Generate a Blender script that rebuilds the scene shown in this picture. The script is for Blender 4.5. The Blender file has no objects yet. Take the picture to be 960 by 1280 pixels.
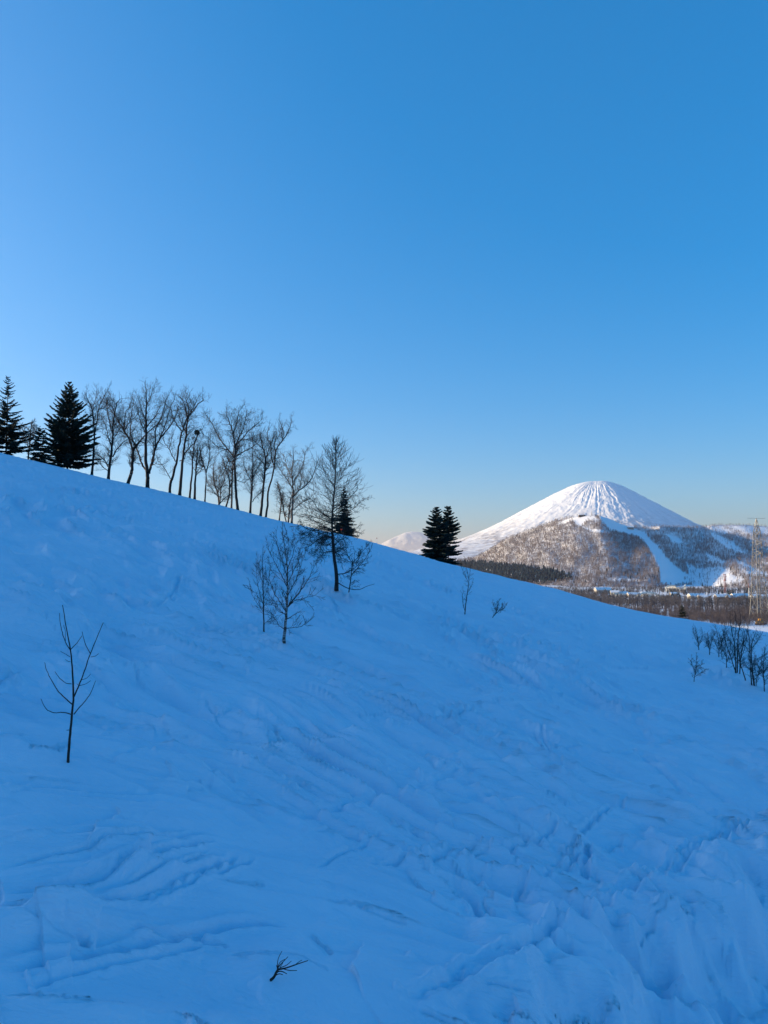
import bpy, bmesh, math, random
import numpy as np
from mathutils import Vector

S = bpy.context.scene
COL = S.collection
R = math.radians

# ------------------------------------------------------------------ camera, sky, sun, exposure
F = 925.0                      # focal length in pixels of the 960x1280 photograph
PITCH = math.atan(60 / F)      # the horizon lies at row 700
SUN_AZ, SUN_EL = -77.0, 10.5    # degrees clockwise from +Y (the view), degrees up
cam_d = bpy.data.cameras.new('camera')
cam = bpy.data.objects.new('camera', cam_d)
COL.objects.link(cam)
cam.location = (0, 0, 0)
cam.rotation_euler = (R(90) + PITCH, 0, 0)
cam_d.sensor_fit = 'VERTICAL'
cam_d.sensor_height = 36.0
cam_d.lens = 36.0 * F / 1280
cam_d.clip_start = 0.5
cam_d.clip_end = 220000
S.camera = cam

W = bpy.data.worlds.new('World')
S.world = W
W.use_nodes = True
wn = W.node_tree
wn.nodes.clear()
sky = wn.nodes.new('ShaderNodeTexSky')
sky.sky_type = 'NISHITA'
sky.sun_disc = False
sky.sun_elevation = R(SUN_EL)
sky.sun_rotation = R(SUN_AZ)
sky.altitude = 500
sky.air_density = 0.88
sky.dust_density = 2.6
sky.ozone_density = 2.75
hsv = wn.nodes.new('ShaderNodeHueSaturation')
hsv.inputs['Saturation'].default_value = 1.5
hsv.inputs['Hue'].default_value = 0.503
bg = wn.nodes.new('ShaderNodeBackground')
bg.inputs['Strength'].default_value = 0.15
wo = wn.nodes.new('ShaderNodeOutputWorld')
gam = wn.nodes.new('ShaderNodeGamma')
gam.inputs['Gamma'].default_value = 0.61
wb = wn.nodes.new('ShaderNodeVectorMath')           # white balance of the air light
wb.operation = 'MULTIPLY'
wb.inputs[1].default_value = (0.70, 0.97, 1.22)
wn.links.new(sky.outputs[0], wb.inputs[0])
wn.links.new(wb.outputs[0], gam.inputs['Color'])
wn.links.new(gam.outputs[0], hsv.inputs['Color'])
wn.links.new(hsv.outputs[0], bg.inputs['Color'])
wn.links.new(bg.outputs[0], wo.inputs['Surface'])

sun_d = bpy.data.lights.new('sun', 'SUN')
sun_d.energy = 3.7
sun_d.angle = R(0.5)
sun_d.color = (1.0, 0.75, 0.44)
sun = bpy.data.objects.new('sun', sun_d)
COL.objects.link(sun)
SUNV = Vector((math.sin(R(SUN_AZ)) * math.cos(R(SUN_EL)), math.cos(R(SUN_AZ)) * math.cos(R(SUN_EL)), math.sin(R(SUN_EL))))
sun.rotation_euler = SUNV.to_track_quat('Z', 'Y').to_euler()
sun.location = SUNV * 50000

S.view_settings.view_transform = 'Standard'
S.view_settings.look = 'None'
S.view_settings.gamma = 1.0
S.view_settings.exposure = 1.42
S.cycles.use_denoising = True
S.cycles.use_adaptive_sampling = False
S.cycles.max_bounces = 6
S.cycles.volume_bounces = 0
HAZE = 2.0e-5

rng = np.random.default_rng(7)
random.seed(7)

# ------------------------------------------------------------------ helpers
def link(name, me, mat=None, parent=None, kind=None, label=None, cat=None, group=None, smooth=True):
    o = bpy.data.objects.new(name, me)
    COL.objects.link(o)
    if mat is not None and me is not None:
        for m in (mat if isinstance(mat, (list, tuple)) else [mat]):
            me.materials.append(m)
    if parent is not None: o.parent = parent
    if kind: o['kind'] = kind
    if label: o['label'] = label
    if cat: o['category'] = cat
    if group: o['group'] = group
    return o

def thing(name, loc, label, cat, group=None, rz=0.0):
    o = bpy.data.objects.new(name, None)
    COL.objects.link(o)
    o.location = loc
    o.rotation_euler = (0, 0, rz)
    o.empty_display_size = 0.3
    o['label'] = label
    o['category'] = cat
    if group: o['group'] = group
    return o

def mesh_np(name, verts, faces, smooth=True):
    """faces: (n,3) or (n,4) int array"""
    verts = np.asarray(verts, np.float32)
    faces = np.asarray(faces, np.int32)
    me = bpy.data.meshes.new(name)
    k = faces.shape[1]
    me.vertices.add(len(verts))
    me.vertices.foreach_set('co', verts.ravel())
    me.loops.add(faces.size)
    me.loops.foreach_set('vertex_index', faces.ravel())
    me.polygons.add(len(faces))
    me.polygons.foreach_set('loop_start', np.arange(0, faces.size, k, dtype=np.int32))
    me.polygons.foreach_set('loop_total', np.full(len(faces), k, np.int32))
    if smooth:
        me.polygons.foreach_set('use_smooth', np.ones(len(faces), bool))
    me.update(calc_edges=True)
    me.validate()
    return me

def grid_faces(nr, nc, wrap=False):
    i = np.arange(nr - 1)[:, None]
    j = np.arange(nc if wrap else nc - 1)[None, :]
    a = i * nc + j
    b = i * nc + (j + 1) % nc
    return np.stack([a, b, b + nc, a + nc], -1).reshape(-1, 4)

def tubes(segs, n=4):
    """segs (m,8): p0 p1 r0 r1 -> verts, quads of open prisms"""
    segs = np.asarray(segs, float).reshape(-1, 8)
    p0, p1, r0, r1 = segs[:, :3], segs[:, 3:6], segs[:, 6], segs[:, 7]
    d = p1 - p0
    d /= np.linalg.norm(d, axis=1, keepdims=True) + 1e-9
    ref = np.where(np.abs(d[:, 2:3]) < 0.9, np.array([[0, 0, 1.0]]), np.array([[1.0, 0, 0]]))
    a = np.cross(d, ref); a /= np.linalg.norm(a, axis=1, keepdims=True) + 1e-9
    b = np.cross(d, a)
    t = np.arange(n) * 2 * math.pi / n
    ring = a[:, None, :] * np.cos(t)[None, :, None] + b[:, None, :] * np.sin(t)[None, :, None]
    v0 = p0[:, None, :] + ring * r0[:, None, None]
    v1 = p1[:, None, :] + ring * r1[:, None, None]
    V = np.concatenate([v0, v1], 1).reshape(-1, 3)
    m = len(segs)
    j = np.arange(n)
    base = (np.arange(m) * 2 * n)[:, None]
    q = np.stack([base + j, base + (j + 1) % n, base + n + (j + 1) % n, base + n + j], -1).reshape(-1, 4)
    return V, q

def seg_mesh(name, segs, n=4):
    V, q = tubes(segs, n)
    return mesh_np(name, V, q)

class MB:
    """collects boxes, prisms and tubes into one mesh"""
    def __init__(self): self.v = []; self.f = []
    def add(self, vs, fs):
        o = len(self.v)
        self.v += [tuple(x) for x in vs]
        self.f += [tuple(i + o for i in f) for f in fs]
    def box(self, c, s, rz=0.0):
        x, y, z = s[0] / 2, s[1] / 2, s[2] / 2
        cs, sn = math.cos(rz), math.sin(rz)
        P = []
        for dz in (-z, z):
            for dx, dy in ((-x, -y), (x, -y), (x, y), (-x, y)):
                P.append((c[0] + dx * cs - dy * sn, c[1] + dx * sn + dy * cs, c[2] + dz))
        self.add(P, [(3, 2, 1, 0), (4, 5, 6, 7), (0, 1, 5, 4), (1, 2, 6, 5), (2, 3, 7, 6), (3, 0, 4, 7)])
    def tube(self, pts, r, n=6):
        rr = r if isinstance(r, (list, tuple)) else [r] * len(pts)
        segs = [[*pts[i], *pts[i + 1], rr[i], rr[i + 1]] for i in range(len(pts) - 1)]
        V, q = tubes(segs, n)
        self.add(V.tolist(), q.tolist())
        m = len(segs); o = len(self.v) - 2 * n * m
        self.f.append(tuple(o + i for i in reversed(range(n))))
        self.f.append(tuple(o + (2 * m - 1) * n + i for i in range(n)))
    def mesh(self, name, smooth=False):
        me = bpy.data.meshes.new(name)
        me.from_pydata(self.v, [], self.f)
        me.validate()
        if smooth: me.polygons.foreach_set('use_smooth', np.ones(len(me.polygons), bool))
        me.update()
        return me

# ---- noise
def _hash(ix, iy, seed):
    h = (ix.astype(np.int64) * 374761393 + iy.astype(np.int64) * 668265263 + seed * 974634533) & 0xFFFFFFFF
    h = ((h ^ (h >> 13)) * 1274126177) & 0xFFFFFFFF
    h = (h ^ (h >> 16)) & 0xFFFFFFFF
    return h
def gnoise(x, y, seed=0):
    x = np.asarray(x, float); y = np.asarray(y, float)
    ix = np.floor(x); iy = np.floor(y)
    fx = x - ix; fy = y - iy
    ux = fx * fx * fx * (fx * (fx * 6 - 15) + 10); uy = fy * fy * fy * (fy * (fy * 6 - 15) + 10)
    out = []
    for dx in (0, 1):
        for dy in (0, 1):
            a = _hash(ix + dx, iy + dy, seed) * (2 * math.pi / 4294967296.0)
            out.append(np.cos(a) * (fx - dx) + np.sin(a) * (fy - dy))
    n0 = out[0] + (out[1] - out[0]) * uy
    n1 = out[2] + (out[3] - out[2]) * uy
    return (n0 + (n1 - n0) * ux) * 1.5
def fbm(x, y, oct=4, seed=0, gain=0.5, lac=2.03):
    s = 0; a = 1.0
    for k in range(oct):
        s = s + a * gnoise(x, y, seed + k * 17)
        x = x * lac + 3.1; y = y * lac + 1.7; a *= gain
    return s
def ridged(x, y, oct=3, seed=0):
    s = 0; a = 1.0
    for k in range(oct):
        s = s + a * (1 - np.abs(gnoise(x, y, seed + k * 13)) * 1.6)
        x = x * 2.1 + 5.3; y = y * 2.1 + 2.9; a *= 0.45
    return s / 1.6
def sstep(a, b, x):
    t = np.clip((x - a) / (b - a), 0, 1)
    return t * t * (3 - 2 * t)

# ---- image ray -> direction per metre of depth y
def UV(px, py):
    dx = (px - 480.0) / F; dy = (640.0 - py) / F
    f = math.cos(PITCH) - dy * math.sin(PITCH)
    return dx / f, (math.sin(PITCH) + dy * math.cos(PITCH)) / f
def at(px, py, y):
    u, v = UV(px, py)
    return np.array([u * y, y, v * y])

# ------------------------------------------------------------------ materials
def new_mat(name):
    m = bpy.data.materials.new(name)
    m.use_nodes = True
    nt = m.node_tree
    b = nt.nodes['Principled BSDF']
    return m, nt, b
def simple(name, col, rough=0.8, var=0.25, scale=6.0, metal=0.0, spec=0.3):
    m, nt, b = new_mat(name)
    tc = nt.nodes.new('ShaderNodeTexCoord')
    nz = nt.nodes.new('ShaderNodeTexNoise'); nz.inputs['Scale'].default_value = scale; nz.inputs['Detail'].default_value = 4
    nt.links.new(tc.outputs['Object'], nz.inputs['Vector'])
    mr = nt.nodes.new('ShaderNodeMapRange')
    mr.inputs['To Min'].default_value = 1 - var; mr.inputs['To Max'].default_value = 1 + var
    mr.inputs['From Min'].default_value = 0.3; mr.inputs['From Max'].default_value = 0.7
    nt.links.new(nz.outputs['Fac'], mr.inputs['Value'])
    mx = nt.nodes.new('ShaderNodeVectorMath'); mx.operation = 'SCALE'
    mx.inputs[0].default_value = col
    nt.links.new(mr.outputs[0], mx.inputs['Scale'])
    nt.links.new(mx.outputs[0], b.inputs['Base Color'])
    b.inputs['Roughness'].default_value = rough
    b.inputs['Metallic'].default_value = metal
    b.inputs['Specular IOR Level'].default_value = spec
    return m
M = {}
M['bark'] = simple('bark', (0.03, 0.026, 0.024), 0.9, 0.4, 4)
M['bark_grey'] = simple('bark_grey', (0.12, 0.10, 0.085), 0.9, 0.4, 4)
M['twig'] = simple('twig', (0.034, 0.028, 0.026), 0.9, 0.2, 1)
M['twig_brown'] = simple('twig_brown', (0.07, 0.042, 0.035), 0.9, 0.3, 1)
M['needle'] = simple('needle', (0.016, 0.03, 0.02), 0.85, 0.5, 0.9)
M['needle_teal'] = simple('needle_teal', (0.02, 0.042, 0.036), 0.85, 0.5, 0.9)
M['wood_brush'] = simple('wood_brush', (0.10, 0.085, 0.092), 0.9, 0.35, 0.05)
M['wood_grey'] = simple('wood_grey', (0.205, 0.175, 0.18), 0.9, 0.3, 0.03)
M['valley_twig'] = simple('valley_twig', (0.085, 0.08, 0.09), 0.9, 0.3, 0.03)
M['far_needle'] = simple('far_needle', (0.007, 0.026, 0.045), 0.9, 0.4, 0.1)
M['steel'] = simple('galvanised_steel', (0.22, 0.215, 0.20), 0.55, 0.15, 0.5, 0.3)
M['red_steel'] = simple('red_steel', (0.26, 0.10, 0.09), 0.6, 0.15, 0.5)
M['white_paint'] = simple('white_paint', (0.75, 0.74, 0.68), 0.6, 0.08, 0.5)
M['wall_pale'] = simple('wall_pale', (0.40, 0.37, 0.33), 0.8, 0.1, 0.3)
M['wall_dark'] = simple('wall_dark', (0.09, 0.075, 0.07), 0.8, 0.2, 0.3)
M['glass'] = simple('window_glass', (0.03, 0.04, 0.05), 0.2, 0.1, 1, 0, 0.5)
M['yellow'] = simple('yellow_paint', (0.62, 0.33, 0.03), 0.6, 0.1, 1)
M['red_cloth'] = simple('red_cloth', (0.45, 0.05, 0.035), 0.8, 0.1, 4)
M['dark_cloth'] = simple('dark_cloth', (0.02, 0.022, 0.03), 0.8, 0.1, 4)
M['teal_cloth'] = simple('teal_cloth', (0.05, 0.12, 0.14), 0.8, 0.1, 4)
M['skin'] = simple('skin', (0.5, 0.3, 0.22), 0.6, 0.05, 8)
M['roof_snow'] = simple('roof_snow', (0.82, 0.83, 0.84), 0.7, 0.03, 1)

def birch_mat():
    m, nt, b = new_mat('birch_bark')
    tc = nt.nodes.new('ShaderNodeTexCoord')
    mp = nt.nodes.new('ShaderNodeMapping'); mp.inputs['Scale'].default_value = (2.0, 2.0, 7.0)
    nz = nt.nodes.new('ShaderNodeTexNoise'); nz.inputs['Scale'].default_value = 2.0; nz.inputs['Detail'].default_value = 4
    cr = nt.nodes.new('ShaderNodeValToRGB')
    cr.color_ramp.elements[0].position = 0.44; cr.color_ramp.elements[0].color = (0.045, 0.038, 0.036, 1)
    cr.color_ramp.elements[1].position = 0.6; cr.color_ramp.elements[1].color = (0.33, 0.31, 0.30, 1)
    nt.links.new(tc.outputs['Object'], mp.inputs['Vector']); nt.links.new(mp.outputs[0], nz.inputs['Vector'])
    nt.links.new(nz.outputs['Fac'], cr.inputs['Fac']); nt.links.new(cr.outputs['Color'], b.inputs['Base Color'])
    b.inputs['Roughness'].default_value = 0.8
    return m
M['birch'] = birch_mat()

def snow_mat(name, bumps, rough=0.65):
    """snow with wind-packed fine relief; bumps: list of (scale, strength, distance, stretch)"""
    m, nt, b = new_mat(name)
    geo = nt.nodes.new('ShaderNodeNewGeometry')
    nz0 = nt.nodes.new('ShaderNodeTexNoise'); nz0.inputs['Scale'].default_value = 0.35; nz0.inputs['Detail'].default_value = 5
    nt.links.new(geo.outputs['Position'], nz0.inputs['Vector'])
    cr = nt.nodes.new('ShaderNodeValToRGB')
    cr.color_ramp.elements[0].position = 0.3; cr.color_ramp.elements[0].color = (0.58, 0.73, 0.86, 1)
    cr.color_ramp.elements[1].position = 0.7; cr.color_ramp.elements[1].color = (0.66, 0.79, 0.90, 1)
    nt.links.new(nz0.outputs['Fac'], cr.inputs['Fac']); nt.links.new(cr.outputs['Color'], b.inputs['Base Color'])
    b.inputs['Roughness'].default_value = rough
    b.inputs['Specular IOR Level'].default_value = 0.25
    prev = None
    for sc, st, dist, stretch in bumps:
        mp = nt.nodes.new('ShaderNodeMapping')
        mp.inputs['Rotation'].default_value = (0, 0, R(53))
        mp.inputs['Scale'].default_value = (1.0 / stretch, 1.0, 1.0)
        nt.links.new(geo.outputs['Position'], mp.inputs['Vector'])
        nz = nt.nodes.new('ShaderNodeTexNoise'); nz.inputs['Scale'].default_value = sc; nz.inputs['Detail'].default_value = 6
        nz.inputs['Roughness'].default_value = 0.6
        nz.inputs['Distortion'].default_value = 0.6
        nt.links.new(mp.outputs[0], nz.inputs['Vector'])
        bp = nt.nodes.new('ShaderNodeBump'); bp.inputs['Strength'].default_value = st; bp.inputs['Distance'].default_value = dist
        nt.links.new(nz.outputs['Fac'], bp.inputs['Height'])
        if prev is not None: nt.links.new(prev.outputs[0], bp.inputs['Normal'])
        prev = bp
    if prev is not None: nt.links.new(prev.outputs[0], b.inputs['Normal'])
    return m
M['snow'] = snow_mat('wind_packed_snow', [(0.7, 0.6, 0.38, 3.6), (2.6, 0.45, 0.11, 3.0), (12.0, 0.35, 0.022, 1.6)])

def masked_snow(name, brush=(0.16, 0.125, 0.115), nscale=0.02, contrast=(0.42, 0.58), bump=None):
    """snow with brushwood showing through, by the 'cover' vertex attribute (0 snow .. 1 brush)"""
    m, nt, b = new_mat(name)
    geo = nt.nodes.new('ShaderNodeNewGeometry')
    at_ = nt.nodes.new('ShaderNodeAttribute'); at_.attribute_name = 'cover'
    nz = nt.nodes.new('ShaderNodeTexNoise'); nz.inputs['Scale'].default_value = nscale; nz.inputs['Detail'].default_value = 6; nz.inputs['Roughness'].default_value = 0.7
    nt.links.new(geo.outputs['Position'], nz.inputs['Vector'])
    mr = nt.nodes.new('ShaderNodeMapRange'); mr.inputs['From Min'].default_value = contrast[0]; mr.inputs['From Max'].default_value = contrast[1]
    nt.links.new(nz.outputs['Fac'], mr.inputs['Value'])
    mu = nt.nodes.new('ShaderNodeMath'); mu.operation = 'MULTIPLY'
    nt.links.new(mr.outputs[0], mu.inputs[0]); nt.links.new(at_.outputs['Fac'], mu.inputs[1])
    mx = nt.nodes.new('ShaderNodeMix'); mx.data_type = 'RGBA'
    mx.inputs['A'].default_value = (0.86, 0.87, 0.89, 1); mx.inputs['B'].default_value = (*brush, 1)
    nt.links.new(mu.outputs[0], mx.inputs['Factor']); nt.links.new(mx.outputs['Result'], b.inputs['Base Color'])
    b.inputs['Roughness'].default_value = 0.75
    b.inputs['Specular IOR Level'].default_value = 0.15
    if bump:
        n2 = nt.nodes.new('ShaderNodeTexNoise'); n2.inputs['Scale'].default_value = bump[0]; n2.inputs['Detail'].default_value = 6
        nt.links.new(geo.outputs['Position'], n2.inputs['Vector'])
        bp = nt.nodes.new('ShaderNodeBump'); bp.inputs['Strength'].default_value = bump[1]; bp.inputs['Distance'].default_value = bump[2]
        nt.links.new(n2.outputs['Fac'], bp.inputs['Height']); nt.links.new(bp.outputs[0], b.inputs['Normal'])
    return m
M['valley'] = masked_snow('valley_snow', (0.2, 0.16, 0.14), 0.01, (0.45, 0.6), (0.02, 0.4, 6))
M['hill'] = masked_snow('hill_snow', (0.30, 0.27, 0.28), 0.035, (0.3, 0.62), (0.02, 0.4, 6))
M['volcano'] = masked_snow('volcano_snow', (0.30, 0.27, 0.28), 0.008, (0.38, 0.58), (0.008, 0.6, 16))

# ------------------------------------------------------------------ the near snow slope
CREST = [(0, 565.5), (50, 577.5), (100, 590), (150, 602), (200, 613.5), (250, 625.5), (300, 638), (350, 650.5), (400, 662), (450, 674),
         (480, 682), (520, 693), (560, 704), (600, 714), (650, 726), (700, 737.5), (740, 749.5), (770, 757.5), (800, 764.5), (840, 771.5),
         (880, 777.5), (920, 784), (960, 790.5)]
DEPTH = [(0, 150), (480, 185), (700, 215), (960, 260)]
def _crest_tables():
    th = []; tc = []; rr = []
    for px, py in CREST:
        u, v = UV(px, py)
        D = np.interp(px, [d[0] for d in DEPTH], [d[1] for d in DEPTH])
        th.append(math.degrees(math.atan(u))); tc.append(v / math.hypot(1, u)); rr.append(D * math.hypot(1, u))
    th = [-180, -130, -90, -60, -40] + th + [40, 60, 90, 130, 180]
    tc = [0.0, 0.17, 0.25, 0.225, 0.17] + tc + [-0.135, -0.19, -0.22, -0.17, 0.0]
    rr = [200, 260, 300, 260, 200] + rr + [290, 270, 230, 200, 200]
    g = np.linspace(-180, 180, 3601)
    a = np.interp(g, th, tc); b = np.interp(g, th, rr)
    k = np.hanning(17); k /= k.sum()
    def sm(x): return np.convolve(np.concatenate([x[-9:-1], x, x[1:9]]), k, 'same')[8:-8]
    k2 = np.hanning(61); k2 /= k2.sum()
    b2 = np.convolve(np.concatenate([b[-31:-1], b, b[1:31]]), k2, 'same')[30:-30]
    return g, sm(a), b2
TH, TC, RC = _crest_tables()
H0, Q0, KB = 8.0, 0.5, 0.5
def slope_base(x, y):
    r = np.hypot(x, y) + 1e-6
    th = np.degrees(np.arctan2(x, y))
    tc = np.interp(th, TH, TC); rc = np.interp(th, TH, RC)
    q = rc / r - 1
    qp = np.maximum(q, 0); qn = np.minimum(q, 0)
    t = tc - (H0 / rc) * qp * qp / (qp + Q0) - KB * qn * qn * 1.0
    return r * t

def hit_base(px, py):
    """where the ray through a pixel meets the smooth slope"""
    u, v = UV(px, py)
    w = math.hypot(1, u)
    th = math.degrees(math.atan(u))
    tc = float(np.interp(th, TH, TC)); rc = float(np.interp(th, TH, RC))
    m = max(0.0, (tc - v / w)) * rc / H0
    q = (m + math.sqrt(m * m + 4 * m * Q0)) / 2
    r = rc / (1 + q)
    return np.array([u * r / w, r / w])

def poly_ground(pts, step=0.5):
    P = np.array([hit_base(*p) for p in pts])
    # smooth it: resample with Catmull-Rom
    out = []
    n = len(P)
    for i in range(n - 1):
        p0, p1, p2, p3 = P[max(i - 1, 0)], P[i], P[i + 1], P[min(i + 2, n - 1)]
        L = np.linalg.norm(p2 - p1); m = max(2, min(40, int(L / step)))
        for t in np.linspace(0, 1, m, endpoint=False):
            out.append(0.5 * ((2 * p1) + (-p0 + p2) * t + (2 * p0 - 5 * p1 + 4 * p2 - p3) * t * t + (-p0 + 3 * p1 - 3 * p2 + p3) * t ** 3))
    out.append(P[-1])
    return np.array(out)
def dist_poly(x, y, P):
    """unsigned distance, signed side (+ right of travel), arc parameter"""
    best = np.full(x.shape, 1e9); side = np.zeros(x.shape); arc = np.zeros(x.shape)
    s = 0.0
    for i in range(len(P) - 1):
        a = P[i]; d = P[i + 1] - a; L2 = d @ d + 1e-12; L = math.sqrt(L2)
        t = np.clip(((x - a[0]) * d[0] + (y - a[1]) * d[1]) / L2, 0, 1)
        ex = x - a[0] - t * d[0]; ey = y - a[1] - t * d[1]
        dd = ex * ex + ey * ey
        m = dd < best
        best = np.where(m, dd, best)
        side = np.where(m, ex * d[1] - ey * d[0], side)
        arc = np.where(m, s + t * L, arc)
        s += L
    return np.sqrt(best), np.sign(side), arc, s

BANK = poly_ground([(505, 1330), (560, 1270), (640, 1195), (720, 1130), (800, 1103), (880, 1082), (940, 1062), (1000, 1020), (1060, 960), (1100, 900)])
TRACKS = [  # pixel polyline, width m, depth m
    ([(0, 1098), (110, 1082), (190, 1062), (250, 1040)], 0.11, 0.06),
    ([(0, 1132), (70, 1122), (150, 1098), (235, 1062), (270, 1045)], 0.15, 0.08),
    ([(40, 1128), (130, 1110), (215, 1074), (262, 1052)], 0.10, 0.05),
    ([(0, 1156), (80, 1148), (160, 1126), (240, 1096), (300, 1062)], 0.14, 0.09),
    ([(20, 1160), (110, 1142), (200, 1120), (270, 1090), (320, 1060)], 0.12, 0.07),
    ([(0, 1215), (60, 1204), (150, 1190), (230, 1165), (290, 1145), (360, 1142)], 0.2, 0.10),
    ([(30, 1245), (110, 1212), (190, 1195), (260, 1168)], 0.13, 0.06),
    ([(0, 985), (90, 1000), (170, 998), (220, 985)], 0.22, 0.05),
    ([(470, 1062), (560, 1052), (640, 1048), (700, 1034), (760, 1010), (790, 995)], 0.15, 0.08),
    ([(480, 1275), (560, 1225), (640, 1185), (700, 1140), (780, 1105), (850, 1072), (915, 1042), (960, 1020)], 0.2, 0.10),
    ([(490, 1258), (570, 1208), (650, 1168), (715, 1124), (790, 1092), (860, 1059), (925, 1030)], 0.16, 0.08),
    ([(440, 1065), (520, 1056), (600, 1056), (660, 1046)], 0.13, 0.05),
    ([(675, 905), (685, 935), (700, 960), (705, 945)], 0.13, 0.05),
    ([(668, 912), (678, 938), (690, 955)], 0.12, 0.05),
    ([(300, 745), (420, 815), (520, 860), (640, 905)], 0.5, 0.07),
    ([(120, 660), (260, 735), (400, 800), (520, 850)], 0.6, 0.07),
    ([(200, 740), (212, 735), (226, 720)], 0.25, 0.10),
    ([(180, 752), (204, 746), (220, 738)], 0.3, 0.10),
    ([(410, 745), (426, 765), (440, 775)], 0.25, 0.08),
    ([(560, 1080), (590, 1100), (600, 1130)], 0.2, 0.10),
    ([(725, 1045), (735, 1060), (728, 1080)], 0.18, 0.10),
    ([(570, 875), (585, 890), (590, 882)], 0.2, 0.08),
    ([(760, 870), (800, 900), (870, 935), (960, 965)], 0.4, 0.06),
    ([(340, 1020), (430, 1000), (520, 985), (600, 960)], 0.25, 0.06),
    ([(0, 700), (100, 770), (200, 850), (330, 930), (420, 960)], 0.5, 0.07),
    ([(180, 880), (300, 920), (420, 940), (560, 990), (700, 1010)], 0.4, 0.07),
]
_rt = np.random.default_rng(31)
for _ in range(60):     # short scrapes and old ski marks, mostly across and down the slope
    px_, py_ = _rt.uniform(-40, 1000), 800 + 480 * _rt.random() ** 0.9
    k_ = (py_ - 700) / 300
    a_ = _rt.choice([_rt.uniform(0.1, 0.9), _rt.uniform(-0.7, 0.1)])
    L_ = _rt.uniform(25, 120) * (0.5 + 0.6 * k_); c_ = _rt.uniform(-.25, .25)
    TRACKS.append(([(px_ + L_ * q * math.cos(a_), py_ + .55 * L_ * (q * math.sin(a_) + c_ * q * q)) for q in (0, .33, .66, 1)], _rt.uniform(.07, .2) * (1.4 - .5 * k_), _rt.uniform(.03, .08)))
for _ in range(70):     # long wind and ski streaks running down the slope
    px_, py_ = _rt.uniform(-120, 900), _rt.uniform(640, 1120)
    if py_ < np.interp(px_, [c[0] for c in CREST], [c[1] for c in CREST]) + 45: continue
    k_ = (py_ - 600) / 400
    a_ = _rt.normal(.42, .12)
    L_ = _rt.uniform(130, 380); c_ = _rt.uniform(-.15, .15)
    P_ = [(px_ + L_ * q * math.cos(a_), py_ + L_ * (q * math.sin(a_) + c_ * q * q)) for q in (0, .33, .66, 1)]
    if any(p_[1] > 1030 and p_[0] < 520 for p_ in P_): continue
    if any(p_[1] < np.interp(p_[0], [c[0] for c in CREST], [c[1] for c in CREST]) + 35 for p_ in P_): continue
    TRACKS.append((P_, _rt.uniform(.25, .7) * max(.4, 1.2 - .65 * k_), _rt.uniform(.04, .09)))
TRACKS = [(poly_ground(p), w, d) for p, w, d in TRACKS]
SAP = hit_base(85, 952)
STUB = hit_base(345, 1218)
FEET = [(hit_base(*p), q) for p, q in (((355, 800), 1), ((330, 789.5), .7), ((421, 735), 1.8), ((437, 740), 1), ((581, 768), .6), ((616, 771.5), .6), ((867.5, 850), .7), ((920, 841), 1.5), ((942, 859), 1.2))]

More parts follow.
